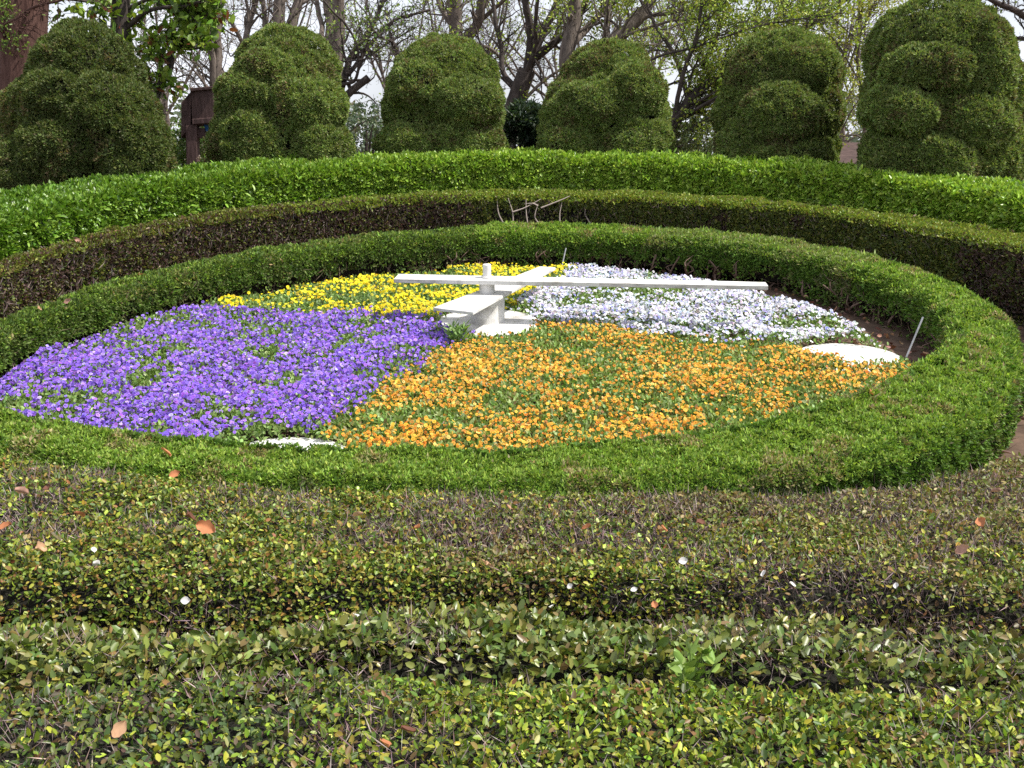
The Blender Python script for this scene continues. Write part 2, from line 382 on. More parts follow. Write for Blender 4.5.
P, N, h, sd_, ang, twz = [a[keep] for a in (P, N, h, sd_, ang, twz)]; n = len(P)
dist = np.hypot(P[:, 0], P[:, 1])
col = pick(n, [(0.14, 0.16, 0.035), (0.08, 0.11, 0.025), (0.22, 0.22, 0.05)], [3, 4, 1])
t_ = (sd_ == 0) | (h > 0.95)
col[t_] = pick(int(t_.sum()), [(0.21, 0.27, 0.04), (0.15, 0.22, 0.035), (0.28, 0.30, 0.06), (0.15, 0.12, 0.05)], [4, 3, 2, 1])
lf = (ang > 125) & (ang < 250) & t_ & (rng.random(n) < 0.7)
col[lf] = pick(int(lf.sum()), [(0.14, 0.145, 0.035), (0.10, 0.12, 0.03), (0.15, 0.10, 0.05)], [2, 2, 1])
tw = twz & (rng.random(n) < 0.65)
col[tw] = pick(int(tw.sum()), [(0.09, 0.05, 0.045), (0.12, 0.085, 0.07), (0.07, 0.05, 0.03)], [2, 1, 2])
sz = np.interp(dist, [6, 12], [0.022, 0.032]) * rng.uniform(0.7, 1.3, n)
D = N * 0.5 + rng.normal(size=(n, 3)) * 0.7 + np.array([0, 0, 0.2])
V, F, C = merge([leaves(P - N * 0.02, D, sz * 1.15, sz * 0.62, col, 0.2, facing(N))]); mesh_obj('foliage', V, F, M_leaf, h2, C)
wall_twigs(r2i, r2o, top2, A0, A1, 17000, 'twigs', h2, [(0.10, 0.07, 0.065), (0.15, 0.11, 0.10), (0.07, 0.05, 0.045), (0.2, 0.16, 0.14)], L=(0.03, 0.11), hmax=0.88, wd=0.006, depth=0.0)
# bare pale stems in the gap
st = []
for (px, py, ex, ey) in ((513, 226, 508, 198), (513, 212, 541, 199), (528, 226, 526, 199), (541, 226, 538, 204), (538, 206, 524, 204), (541, 208, 570, 196), (447, 228, 445, 204), (440, 216, 424, 206), (448, 226, 462, 200), (505, 226, 497, 200), (560, 226, 562, 202), (592, 226, 588, 203)):
    a_, b_ = at(px, py, 11.86), at(ex, ey, 11.9)
    m_ = (a_ + b_) / 2 + np.array([rng.normal() * 0.03, -0.01, rng.normal() * 0.02])
    V, F = tube(spline([a_, m_, b_], 9), np.linspace(0.010, 0.004, 9), 6); mesh_obj('bare_stem', V, F, M_twig, h2, np.tile([0.36, 0.30, 0.26], (len(V), 1)))

# --- outer ring: bright green broad-leaved hedge
top3 = lambda y: -1.42 + 0.1045 * np.asarray(y)
h3 = empty('hedge', (CX, CY + 5.3, gz(0, CY + 5.3)), 'tall bright green glossy broad-leaved hedge curving in front of the topiary bushes', 'hedge')
ring_core(r3i, r3o, top3, A0, A1, 0.13, 'dark_core', h3)
P, N, h, sd_ = hedge_samples(r3i, r3o, top3, A0, A1, lambda d: np.interp(d, [6, 12], [2600, 1500]), round_=0.09)
keep = ~((sd_ == 1) & (rng.random(len(P)) < 0.5)) & ~((sd_ == -1) & (h < 0.3) & (rng.random(len(P)) < 0.6))
P, N, h, sd_ = [a[keep] for a in (P, N, h, sd_)]
P = P + N * ((fbm(P, 2.2, 31) - 0.5) * 0.12 + (fbm(P, 8, 32, 2) - 0.5) * 0.10)[:, None]
n = len(P); dist = np.hypot(P[:, 0], P[:, 1])
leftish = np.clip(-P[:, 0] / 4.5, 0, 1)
prt = []
for q in range(5):     # whorls of leaves around each shoot tip
    c1 = pick(n, [(0.32, 0.47, 0.055), (0.24, 0.39, 0.045), (0.42, 0.56, 0.10), (0.13, 0.22, 0.03)], [4, 3, 2, 2], 0.15)
    c1 = c1 * (1 - np.array([0.60, 0.49, 0.62]) * leftish[:, None])  # left end's shade put into the leaf colour
    D = N * 0.6 + np.array([0, 0, 0.25]) + rng.normal(size=(n, 3)) * 0.75
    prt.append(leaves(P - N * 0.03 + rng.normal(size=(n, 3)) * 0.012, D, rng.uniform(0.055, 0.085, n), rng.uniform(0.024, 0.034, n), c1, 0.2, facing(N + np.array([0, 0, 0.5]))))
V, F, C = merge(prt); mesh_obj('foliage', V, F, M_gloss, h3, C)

# ------------------------------------------------------------------ foreground azalea hedges
AZ_T = -1.42
def az_tilt(x, y):
    return (0.03 - np.where(np.asarray(x) < 0, 0.022, 0.030) * x) * np.clip(np.asarray(y) - 2.9, 0, 1)
def azalea(name, label, ylo, yhi, x0, x1, top_off, nleaf, pal_fn, L, W, seed, droop_front=True, mat=M_leaf, twigs=9000, twig_pal=None, clump=0.05, wig=0.04):
    hgt0 = float(gz(0, (ylo(0) + yhi(0)) / 2))
    root = empty(name, (0, (ylo(0) + yhi(0)) / 2, hgt0), label, 'hedge')
    def surf(x, f):
        """f 0..1 from near to far edge"""
        a, b = ylo(x), yhi(x); y = a + (b - a) * f
        e = np.minimum(f * (b - a), (1 - f) * (b - a))
        z = AZ_T + top_off + az_tilt(x, y) - 0.09 * np.clip(1 - e / 0.10, 0, 1) ** 2
        return y, z
    # core
    nxg, nyg = 120, 26; gx = np.linspace(x0, x1, nxg); V = []
    for i_, x in enumerate(gx):
        for j_ in range(nyg):
            f = j_ / (nyg - 1); y, z = surf(x, np.clip(f, 0.04, 0.96)); z = float(z) - (0.105 if L < 0.03 else 0.15)
            V.append((x, float(y), z))
    V = np.array(V); V[:, 2] += (fbm(V, 6, seed) - 0.5) * 0.06; F = []
    for i_ in range(nxg - 1):
        for j_ in range(nyg - 1):
            a = i_ * nyg + j_; F.append((a, a + nyg, a + nyg + 1, a + 1))
    base = len(V); ring = [i_ * nyg for i_ in range(nxg)] + [(nxg - 1) * nyg + j_ for j_ in range(1, nyg)] + [i_ * nyg + nyg - 1 for i_ in range(nxg - 2, -1, -1)] + [j_ for j_ in range(nyg - 2, 0, -1)]
    B = V[ring].copy(); B[:, 2] = gz(B[:, 0], B[:, 1]) - 0.02; V = np.vstack([V, B]); m = len(ring)
    for q in range(m): F.append((ring[q], base + q, base + (q + 1) % m, ring[(q + 1) % m]))
    mesh_obj('dark_core', V, F, M_core, root)
    # leaves on top and on the near face
    n = nleaf; x = rng.uniform(x0, x1, n); f = rng.random(n)
    if droop_front:
        fr = rng.random(n) < 0.22; f[fr] = 0.0
    else: fr = np.zeros(n, bool)
    y, z = surf(x, f); P = np.c_[x, y, z]
    down = rng.random(n) ** 1.3 * 0.22
    P[fr, 2] -= down[fr]; P[fr, 1] += rng.normal(size=fr.sum()) * 0.02
    Nn = np.where(fr[:, None], np.array([0, -0.8, 0.6]), np.array([0, 0, 1.0]))
    P[:, 2] += (fbm(P, 3.5, seed + 1) - 0.5) * clump + (fbm(P, 16, seed + 2, 2) - 0.5) * wig - np.abs(rng.normal(size=n)) * 0.03
    den = fbm(P, 2.6, seed + 3); 
    col, keep = pal_fn(P, den, fr, n)
    s = rng.uniform(0.6, 1.3, n)
    D = Nn * 0.45 + rng.normal(size=(n, 3)) * np.array([0.75, 0.75, 0.4])
    V, F, C = leaves(P[keep], D[keep], (L * s)[keep], (W * s * rng.uniform(0.8, 1.2, n))[keep], col[keep], 0.16, facing(Nn + np.array([0.2, -0.25, 0]), 1.2)[keep])
    mesh_obj('foliage', V, F, mat, root, C)
    # twigs
    n = twigs; x = rng.uniform(x0, x1, n); f = rng.random(n); fr = rng.random(n) < (0.25 if droop_front else 0); f[fr] = 0
    y, z = surf(x, f); P = np.c_[x, y, z - 0.03]; P[fr, 2] -= rng.random(fr.sum()) * 0.2; P[:, 2] += (fbm(P, 3.5, seed + 1) - 0.5) * clump
    den = fbm(P, 2.6, seed + 3); keep = rng.random(n) < np.clip((0.58 - den) * 5 + 0.15 + 0.25 * P[:, 0], 0.08, 1)
    D = np.array([0, -0.1, 0.6]) + rng.normal(size=(n, 3)) * 0.6
    V, F, C = blades(P[keep], D[keep], rng.uniform(0.03, 0.085, keep.sum()), rng.uniform(0.0018, 0.0034, keep.sum()), pick(int(keep.sum()), twig_pal or [(0.20, 0.14, 0.14), (0.30, 0.23, 0.22), (0.12, 0.08, 0.075), (0.40, 0.33, 0.29)], [3, 2, 3, 1]))
    mesh_obj('twigs', V, F, M_twig, root, C)
    return root
PG = [(0.17, 0.22, 0.035), (0.075, 0.12, 0.025), (0.38, 0.42, 0.09), (0.27, 0.22, 0.05), (0.22, 0.12, 0.055), (0.46, 0.47, 0.22)]
PB = [(0.19, 0.15, 0.07), (0.14, 0.085, 0.06), (0.11, 0.14, 0.035), (0.32, 0.28, 0.16), (0.30, 0.33, 0.09)]
def pal_mid(P, den, fr, n):
    right = np.clip((P[:, 0] * 0.55 + (P[:, 1] - 3.3) * 0.5), -1, 1.3)
    br = (fbm(P, 1.5, 61) - 0.5) * 1.6 + right * 0.55 + rng.normal(size=n) * 0.22 > 0.24
    c = pick(n, PG, [4, 6, 1.6, 2.2, 1.4, 0.5], 0.28)
    c[br] = pick(int(br.sum()), PB, [3, 2.5, 3, 1.5, 1], 0.2)
    c *= np.array([0.96, 0.96, 0.74])
    keep = (rng.random(n) < np.clip(0.42 + (den - 0.3) * 2.4, 0.35, 1)) & ~(fr & (rng.random(n) < 0.5))
    return c, keep
def pal_near(P, den, fr, n):
    c = pick(n, [(0.17, 0.24, 0.035), (0.08, 0.13, 0.028), (0.38, 0.43, 0.06), (0.29, 0.29, 0.06), (0.2, 0.12, 0.06), (0.42, 0.46, 0.18)], [4, 5, 2.1, 2.2, 1.4, 0.5], 0.28) * np.array([0.87, 0.88, 0.68])
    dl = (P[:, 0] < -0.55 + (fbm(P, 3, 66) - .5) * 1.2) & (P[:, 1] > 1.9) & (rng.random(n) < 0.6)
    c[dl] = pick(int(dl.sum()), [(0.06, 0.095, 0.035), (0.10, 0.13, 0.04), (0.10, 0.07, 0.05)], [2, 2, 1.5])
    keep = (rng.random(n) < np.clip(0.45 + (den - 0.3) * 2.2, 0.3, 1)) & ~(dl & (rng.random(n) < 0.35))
    return c, keep
def pal_row(P, den, fr, n):
    c = pick(n, [(0.17, 0.21, 0.045), (0.10, 0.155, 0.035), (0.27, 0.28, 0.07), (0.24, 0.18, 0.07), (0.3, 0.32, 0.13)], [4, 4.5, 2, 1.3, 0.4], 0.22) * np.array([0.82, 0.82, 0.66])
    keep = rng.random(n) < np.clip(0.5 + (den - 0.3) * 2.2, 0.35, 1)
    return c, keep
wv = lambda x, s: 0.04 * np.sin(np.asarray(x) * 2.1 + s) + 0.025 * np.sin(np.asarray(x) * 5.3 + 2 * s)
def ringfront(x):
    x = np.asarray(x, float); a = np.degrees(np.arctan2(-3.8, x - CX)); r = r1o(a) + 0.04 + 0.10 * np.clip(x - 0.6, 0, 1.2)
    for _ in range(4):
        yy = -np.sqrt(np.maximum(r ** 2 - (x - CX) ** 2, 0.3)); a = np.degrees(np.arctan2(yy, x - CX)); r = r1o(a) + 0.04 + 0.10 * np.clip(x - 0.6, 0, 1.2)
    return np.minimum(CY + yy, 4.75 + 0 * x)
azalea('hedge', 'broad flat-clipped small-leaved hedge directly in front of the ring hedge, browner to the right', lambda x: 3.13 + wv(x, 1), ringfront, -4.3, 4.3, 0.0, 165000, pal_mid, 0.0205, 0.0115, 41, twigs=76000, clump=0.06, wig=0.06)
azalea('hedge', 'narrow row of larger leathery leaves between the two flat clipped hedges', lambda x: 2.64 + 1.5 * wv(x, 2.2), lambda x: 2.98 + 1.6 * wv(x, 1.4), -3.6, 3.6, -0.035, 27000, pal_row, 0.034, 0.018, 51, mat=M_gloss, twigs=12000, clump=0.10)
azalea('hedge', 'nearest flat-clipped hedge with small yellow-green leaves along the bottom', lambda x: 1.2 + 0 * np.asarray(x), lambda x: 2.57 + wv(x, 2.6), -3.2, 3.2, -0.01, 92000, pal_near, 0.0235, 0.0115, 71, twigs=34000, droop_front=False, wig=0.055)

# ------------------------------------------------------------------ flower beds
HUB = np.array([-0.2, 7.97])
SL = 0.08
bedr = polar({-180: 3.05, -172: 3.36, -163: 3.56, -150: 3.66, -138: 3.54, -120: 3.45, -105: 3.36, -90: 3.25, -60: 3.1, -40: 3.08, -21: 3.2, -10: 3.0, 0: 2.88, 20: 2.78, 45: 2.68, 80: 2.66, 100: 2.5, 114: 2.42, 150: 2.58, 160: 2.72})
M3 = np.array([2.47, 7.16]); M6 = np.array([-1.24, 5.12])
d3 = math.degrees(math.atan2(*(M3 - HUB)[::-1])); d6 = math.degrees(math.atan2(*(M6 - HUB)[::-1]))
d12 = d6 + 180; d9 = d3 + 187
def in_bed(P, a0, a1, edge=0.02):
    v = P[:, :2] - HUB; a = (np.degrees(np.arctan2(v[:, 1], v[:, 0])) - a0) % 360
    c = P[:, :2] - np.array([CX, CY]); r = np.hypot(c[:, 0], c[:, 1]); t = np.degrees(np.arctan2(c[:, 1], c[:, 0]))
    ok = (a < (a1 - a0) % 360) & (r < bedr(t) - edge)
    for m, rr in ((HUB, 0.47), (M3, 0.42), (M6, 0.43)): ok &= np.hypot(*(P[:, :2] - m).T) > rr - 0.03
    return ok
def bed(name, label, a0, a1, pal, wts, nflow, size, greenpal, height, seed, cover, nleaf):
    lim = 3.6
    root_y = HUB[1]
    def surfz(P2): 
        q = np.c_[P2, np.zeros(len(P2))]
        c = P2 - np.array([CX, CY]); r = np.hypot(c[:, 0], c[:, 1]); t = np.degrees(np.arctan2(c[:, 1], c[:, 0]))
        e = np.clip((bedr(t) - r) / 0.12, 0, 1)
        return gz(P2[:, 0], P2[:, 1]) + (height + (fbm(q, 2.4, seed) - 0.5) * 0.10 + (fbm(q, 9, seed + 1, 2) - 0.5) * 0.05) * (0.35 + 0.65 * e)
    def samp(n, ragged=0.05):
        P2 = np.c_[rng.uniform(CX - lim, CX + lim, n * 5), rng.uniform(CY - lim, CY + lim, n * 5)]
        Pj = np.c_[P2 + rng.normal(size=P2.shape) * ragged, np.zeros(len(P2))]
        P2 = P2[in_bed(Pj, a0, a1)][:n]; return P2
    parts = []
    P2 = samp(nleaf); z = surfz(P2); P = np.c_[P2, z - np.abs(rng.normal(size=len(P2))) * 0.035 - 0.004]; n = len(P)
    D = np.array([0, 0, 0.7]) + rng.normal(size=(n, 3)) * 0.7
    gcol = pick(n, greenpal, [3, 3, 2, 1], 0.2)
    lv = leaves(P, D, rng.uniform(0.025, 0.042, n), rng.uniform(0.014, 0.024, n), gcol, 0.2, facing(np.tile([0.1, -0.2, 1.0], (n, 1)), 1.1))
    # flowers: four overlapping petals and a heart
    P2 = samp(nflow); q = np.c_[P2, np.zeros(len(P2))]; cv = fbm(q, 3.2, seed + 5) + 0.25 * (fbm(q, 9, seed + 6) - 0.5)
    if name.startswith('yellow'): cv = cv - 0.10 * np.clip((P2[:, 1] - 8.6) * 1.5, 0, 1) * np.clip((-P2[:, 0] - 0.2) * 1.5, 0, 1)
    if name.startswith('orange'): cv = cv + 0.10 * np.clip((-P2[:, 0] - 0.3) * 2, 0, 1)
    keep = rng.random(len(P2)) < np.clip(cover + (cv - 0.45) * (2.9 if name.startswith('orange') else 4.2), 0.07, 1); P2 = P2[keep]
    P = np.c_[P2, surfz(P2) + rng.uniform(-0.012, 0.03, len(P2))]; n = len(P)
    Nn = unit(np.array([0.1, -0.65, 0.85]) + rng.normal(size=(n, 3)) * 0.42)
    U = unit(np.cross(Nn, rng.normal(size=(n, 3)))); W_ = np.cross(Nn, U)
    fc = pick(n, pal, wts, 0.2); wl = rng.random(n) < 0.03; fc[wl] = fc[wl] * 0.35 + np.array([0.10, 0.06, 0.03]); s = size * rng.uniform(0.7, 1.2, n)
    pv = []
    for k in range(5):
        a = k * 2 * math.pi / 5 + 0.3; d_ = U * math.cos(a) + W_ * math.sin(a)
        sd2 = -U * math.sin(a) + W_ * math.cos(a); S_ = s[:, None]
        V = np.stack([P + Nn * 0.001 * k, P + d_ * S_ * 0.38 + sd2 * S_ * 0.30 + Nn * S_ * 0.12, P + d_ * S_ * 0.55 + Nn * S_ * (0.05 + 0.02 * k), P + d_ * S_ * 0.38 - sd2 * S_ * 0.30 + Nn * S_ * 0.12], 1).reshape(-1, 3)
        Fq = (np.arange(n) * 4)[:, None] + np.array([0, 1, 2, 3]); cc = np.repeat(fc * (1 + 0.1 * (k % 2)), 4, 0)
        cc[0::4] *= 0.55; pv.append((V, Fq, np.clip(cc, 0, 0.92)))
    fl = merge(pv)
    V, F, C = merge([lv, fl]); idx = np.zeros(len(F), int); idx[len(lv[1]):] = 1
    o = mesh_obj(name, V, F, [M_leaf, M_petal], None, C, matidx=idx)
    tagd(o, label, 'flower bed', kind='stuff')
    return surfz
GR = [(0.14, 0.23, 0.055), (0.20, 0.30, 0.09), (0.27, 0.36, 0.14), (0.09, 0.15, 0.035)]
bed('purple_flower_bed', 'mass of purple violas filling the left quarter of the flower clock', d9, d6, [(0.23, 0.12, 0.64), (0.15, 0.07, 0.48), (0.33, 0.19, 0.74), (0.30, 0.11, 0.60), (0.46, 0.36, 0.78)], [4, 3, 3, 1.2, 0.6], 34000, 0.022, GR, 0.15, 81, 0.38, 66000)
bed('yellow_flower_bed', 'yellow violas and green leaves filling the back left quarter of the flower clock', d12, d9, [(0.78, 0.64, 0.015), (0.76, 0.55, 0.01), (0.8, 0.7, 0.05)], [4, 2, 1.5], 18000, 0.0235, GR, 0.15, 91, 0.17, 36000)
bed('white_flower_bed', 'white and pale lilac violas filling the back right quarter of the flower clock', d3, d12, [(0.62, 0.62, 0.74), (0.50, 0.50, 0.72), (0.74, 0.74, 0.80), (0.27, 0.27, 0.62)], [4, 3, 4, 0.6], 27000, 0.024, GR, 0.15, 101, 0.58, 30000)
bed('orange_flower_bed', 'orange violas among green leaves filling the front right quarter of the flower clock', d6, d3, [(0.72, 0.33, 0.03), (0.70, 0.40, 0.05), (0.58, 0.20, 0.02), (0.74, 0.5, 0.14)], [4, 3, 2, 1], 26000, 0.0195, [(0.16, 0.25, 0.05), (0.22, 0.31, 0.09), (0.28, 0.36, 0.13), (0.22, 0.17, 0.06)], 0.14, 111, 0.24, 78000)

# ------------------------------------------------------------------ clock
ztop = lambda y: -1.98 + SL * y
ck = empty('floral_clock', (HUB[0], HUB[1], float(gz(0, HUB[1]))), 'white clock hands on a stepped post at the centre of the flower clock', 'clock')
c0 = np.array([HUB[0], HUB[1], ztop(HUB[1])])
def slant(V): V = np.array(V, float); V[:, 2] += (V[:, 1] - HUB[1]) * SL; return V
V, F = lathe([(0.41, -0.18), (0.42, -0.01), (0.405, 0.0), (0.0001, 0.004)], c0, 56); bevel(mesh_obj('base_disc', slant(V), F, M_white, ck))
V, F = lathe([(0.14, 0.002), (0.14, 0.02), (0.14, 0.205), (0.0001, 0.206)], c0, 40); mesh_obj('drum', slant(V), F, M_white, ck)
V, F = lathe([(0.062, 0.232), (0.062, 0.308), (0.057, 0.313), (0.0001, 0.313)], c0, 32); mesh_obj('upper_drum', slant(V), F, M_white, ck)
V, F = lathe([(0.044, 0.352), (0.044, 0.362), (0.033, 0.364), (0.033, 0.452), (0.030, 0.457), (0.0001, 0.458)], c0, 24); mesh_obj('spindle', slant(V), F, M_white, ck)
def hand(name, a, b, wa, wb, wm, zb, th, mat, end_cut=0.0):
    """tapered plank from tail a to tip b, offset widths; lies above the disc by zb"""
    a, b = np.array(a), np.array(b); d = (b - a) / np.linalg.norm(b - a); s = np.array([-d[1], d[0]])
    L = np.linalg.norm(b - a); hb = np.dot(HUB - a, d)
    poly = [a + s * wa, a - s * wa, a + d * hb - s * wm, b - s * wb, b + s * wb, a + d * hb + s * wm]
    n = len(poly); V = [(p[0], p[1], c0[2] + zb + (p[1] - HUB[1]) * SL) for p in poly] + [(p[0], p[1], c0[2] + zb + th + (p[1] - HUB[1]) * SL) for p in poly]
    F = [tuple(range(n))[::-1], tuple(range(n, 2 * n))] + [(i_, (i_ + 1) % n, n + (i_ + 1) % n, n + i_) for i_ in range(n)]
    o = mesh_obj(name, V, F, mat, ck); return bevel(o, 0.004)
hand('hour_hand', (-0.44, 7.38), (0.325, 9.03), 0.17, 0.075, 0.13, 0.207, 0.024, M_white)
mh = hand('minute_hand', (-0.93, 8.03), (1.98, 7.74), 0.095, 0.068, 0.095, 0.315, 0.034, M_white)
edge = []
# weathered edge strips of the minute hand
p0, p1 = np.array((-0.93, 8.03)), np.array((1.98, 7.74)); dd = (p1 - p0) / np.linalg.norm(p1 - p0); ss = np.array([-dd[1], dd[0]])
q = [p0 - ss * 0.099, p1 - ss * 0.072, p1 - ss * 0.0698, p0 - ss * 0.0968]
V, F = prism(q, c0[2] + 0.319 - HUB[1] * SL, c0[2] + 0.345 - HUB[1] * SL, SL); mesh_obj('edge_strip', V, F, M_whited, ck)
for m, rr, nm, lb in ((M3, 0.385, 'marker_disc', 'round white marker disc at the right edge of the clock, beside the white violas'), (M6, 0.41, 'marker_disc', 'round white marker disc at the front of the clock between purple and orange flowers')):
    c = np.array([m[0], m[1], float(ztop(m[1])) - 0.065]); V, F = lathe([(rr - 0.01, -0.18), (rr, -0.012), (rr - 0.012, 0.0), (0.0001, 0.004)], c, 56)
    V = np.array(V); V[:, 2] += (V[:, 1] - m[1]) * SL
    o = mesh_obj(nm, V, F, M_white); bevel(o, 0.004); tagd(o, lb, 'marker', 'white hour marker discs')
# thin metal rods
for (px, py, ex, ey, Yd, lb) in ((559, 276, 566, 248, 10.3, 'thin grey metal rod standing behind the clock hands in front of the back hedge'), (903, 358, 923, 317, 7.15, 'thin grey metal rod leaning beside the right marker disc')):
    a_, b_ = at(px, py, Yd), at(ex, ey, Yd + 0.06); a_[2] = min(a_[2], float(gz(0, Yd)) + 0.0); 
    V, F = tube([a_, a_ + (b_ - a_) * 0.5, b_], 0.0068, 8); o = mesh_obj('metal_rod', V, F, M_metal, smooth=True); tagd(o, lb, 'rod', 'thin metal rods in the flower bed')

def sprout(name, base, label, cat, n, L, W, pal, hgt, spread, grp=None):
    root = empty(name, base, label, cat, grp); base = np.array(base, float); st = []; Ps, Ds = [], []
    for k in range(n):
        a = rng.uniform(0, 6.28); tip = base + np.array([math.cos(a) * spread * rng.uniform(.2, 1), math.sin(a) * spread * rng.uniform(.2, 1), hgt * rng.uniform(0.6, 1.0)])
        mid = (base + tip) / 2 + np.array([0, 0, hgt * 0.1]); pts = spline([base, mid, tip], 7); st.append(tube(pts, np.linspace(0.003, 0.0015, 7), 4))
        for j_ in range(3, 7):
            for q_ in range(2 + 2 * (j_ == 6)):
                b = a + rng.uniform(0, 6.28); Ps.append(pts[j_]); Ds.append((math.cos(b), math.sin(b), rng.uniform(0.2, 1.2)))
    V, F = tubes_merge(st); mesh_obj('stem', V, F, M_twig, root, np.tile([0.12, 0.16, 0.05], (len(V), 1)))
    m = len(Ps); V, F, C = leaves(np.array(Ps), np.array(Ds), L * rng.uniform(0.7, 1.2, m), W * rng.uniform(0.8, 1.1, m), pick(m, pal, [1] * len(pal), 0.1), 0.15)
    mesh_obj('leaves', V, F, M_leaf, root, C); return root
w_ = np.array([-0.41, 7.30]); sprout('weed', (w_[0], w_[1], float(gz(0, w_[1]))), 'pale green weed growing under the tail of the hour hand', 'plant', 9, 0.09, 0.022, [(0.26, 0.38, 0.14), (0.2, 0.32, 0.1)], 0.30, 0.10)
s_ = at(692, 688, 2.55); sprout('seedling', (s_[0], s_[1], -1.62), 'bright green seedling with long pointed leaves in the row of larger leaves', 'plant', 8, 0.055, 0.022, [(0.17, 0.27, 0.05), (0.24, 0.34, 0.08)], 0.23, 0.07)

# ------------------------------------------------------------------ topiary bushes
def topiary(Yd, lobes, label, dark=0.0, warm=0.0, seed=0):
    """lobes: (px, py, rx_px, ry_px, depth offset m)"""
    k = Yd / 1000.0 * 0.955
    E = []
    Rb = max(min(l[2], l[3] * 1.25) * k for l in lobes if l[4] >= 0)
    for (px, py, rx, ry, dy) in lobes:
        if dy < 0: dy = -(Rb * 0.95 - min(rx, ry * 1.25) * k) + dy * 0.9 - 0.07
        c = at(px, py + 5, Yd + dy); E.append((c, np.array([rx * k, min(rx, ry * 1.25) * k, ry * k])))
    base = at(sum(l[0] for l in lobes) / len(lobes), 200, Yd)
    root = empty('topiary_bush', (base[0], base[1], float(gz(0, Yd))), label, 'topiary', 'clipped cloud-shaped topiary bushes behind the hedges')
    # core
    Vs, Fs = [], []; o = 0
    for (c, r) in E:
        nu, nv = 28, 16; u = np.arange(nu) * 2 * math.pi / nu; v = np.linspace(-math.pi / 2 + 0.02, math.pi / 2 - 0.02, nv)
        V = np.stack([np.cos(v)[:, None] * np.cos(u), np.cos(v)[:, None] * np.sin(u), np.broadcast_to(np.sin(v)[:, None], (nv, nu))], -1).reshape(-1, 3)
        V = c + V * (r - 0.13); i_ = np.arange(nv - 1)[:, None] * nu; j_ = np.arange(nu)[None]; j2 = (j_ + 1) % nu
        F = np.stack([i_ + j_, i_ + j2, i_ + nu + j2, i_ + nu + j_], -1).reshape(-1, 4); Vs.append(V); Fs.append(F + o); o += len(V)
    mesh_obj('dark_core', np.concatenate(Vs), np.concatenate(Fs), M_core, root, smooth=True)
    prt = []
    for li, (c, r) in enumerate(E):
        area = 4 * math.pi * ((r[0] * r[1]) ** 1.6 / 3 + (r[0] * r[2]) ** 1.6 / 3 + (r[1] * r[2]) ** 1.6 / 3) ** (1 / 1.6)
        n = int(area * 9500); U = unit(rng.normal(size=(n, 3))); U = U[(U[:, 1] < 0.15) | (rng.random(n) < 0.35)]
        P = c + U * r; N = unit(U / r); z0 = float(gz(0, Yd)); ok = P[:, 2] > z0 + 0.15
        for lj, (c2, r2) in enumerate(E):
            if lj != li: ok &= (((P - c2) / (r2 - 0.015)) ** 2).sum(1) > 1
        P, N = P[ok], N[ok]; P = P + N * ((fbm(P, 2.2, seed) - 0.5) * 0.18 + (fbm(P, 9, 44, 2) - 0.5) * 0.12)[:, None]; n = len(P)
        thin = (fbm(P, 5, seed + 9) < 0.40) & (rng.random(n) < 0.55)
        P, N = P[~thin], N[~thin]; n = len(P)
        col = pick(n, [(0.17, 0.225, 0.06), (0.12, 0.17, 0.045), (0.24, 0.29, 0.09), (0.18, 0.19, 0.085)], [4, 4, 2, 1], 0.22)
        g = fbm(P, 2.0, seed + 3)[:, None]; col = col * 1.22 * (0.8 + 0.55 * (g - 0.3)) * (1 - dark)  # dark lowers the leaf colour; on the leftmost bush it is painted shade
        br = ((fbm(P, 3.5, seed + 5) + warm > 0.64) & (rng.random(n) < 0.4)) | (rng.random(n) < 0.012)
        col[br] = pick(int(br.sum()), [(0.16, 0.13, 0.06), (0.22, 0.17, 0.09), (0.13, 0.12, 0.05)], [2, 1, 2])
        s = rng.uniform(0.6, 1.4, n) * 0.030
        prt.append(blades(P - N * 0.025, N * 0.9 + rng.normal(size=(n, 3)) * 0.7 + np.array([0, 0, 0.3]), s * 1.3, s * 0.5, col, facing(N + np.array([0, 0, .3]))))
        prt.append(blades(P - N * 0.02, N * 0.4 + rng.normal(size=(n, 3)) * 0.8 + np.array([0.1, 0, 0.2]), s * 1.2, s * 0.5, col * 0.9, facing(N + np.array([0, 0, .3]))))
    V, F, C = merge(prt); mesh_obj('foliage', V, F, M_needle, root, C)
    # short trunk under the foliage
    zb = float(gz(0, Yd)); V, F = tube([(base[0], base[1], zb - 0.05), (base[0] + 0.02, base[1], zb + 0.3), (base[0], base[1], zb + 0.7)], [0.11, 0.09, 0.08], 8)
    mesh_obj('trunk', V, F, M_bark, root, smooth=True)
topiary(11.9, [(88, 76, 56, 54, 0.0), (84, 118, 76, 58, 0.0), (95, 165, 82, 62, 0.0), (60, 96, 40, 30, -0.05), (108, 108, 48, 40, -0.1), (66, 148, 52, 40, -0.2), (132, 152, 42, 55, -0.1), (28, 170, 40, 42, -0.2), (18, 112, 26, 32, 0.2), (90, 205, 84, 62, 0.1)], 'darkest broad topiary bush at the far left, shade painted into its leaf colour, under leafy branches', 0.42, 0.05, 3)
topiary(13.3, [(288, 71, 50, 49, 0.0), (282, 104, 64, 56, 0.0), (283, 150, 72, 56, 0.0), (248, 88, 32, 22, -0.1), (303, 102, 42, 34, -0.1), (254, 142, 42, 38, -0.3), (318, 150, 36, 36, -0.12), (284, 195, 70, 55, 0.1), (262, 66, 26, 24, -0.02)], 'topiary bush with stacked swirling lobes, right of the wooden box on a post', 0.0, 0.02, 13)
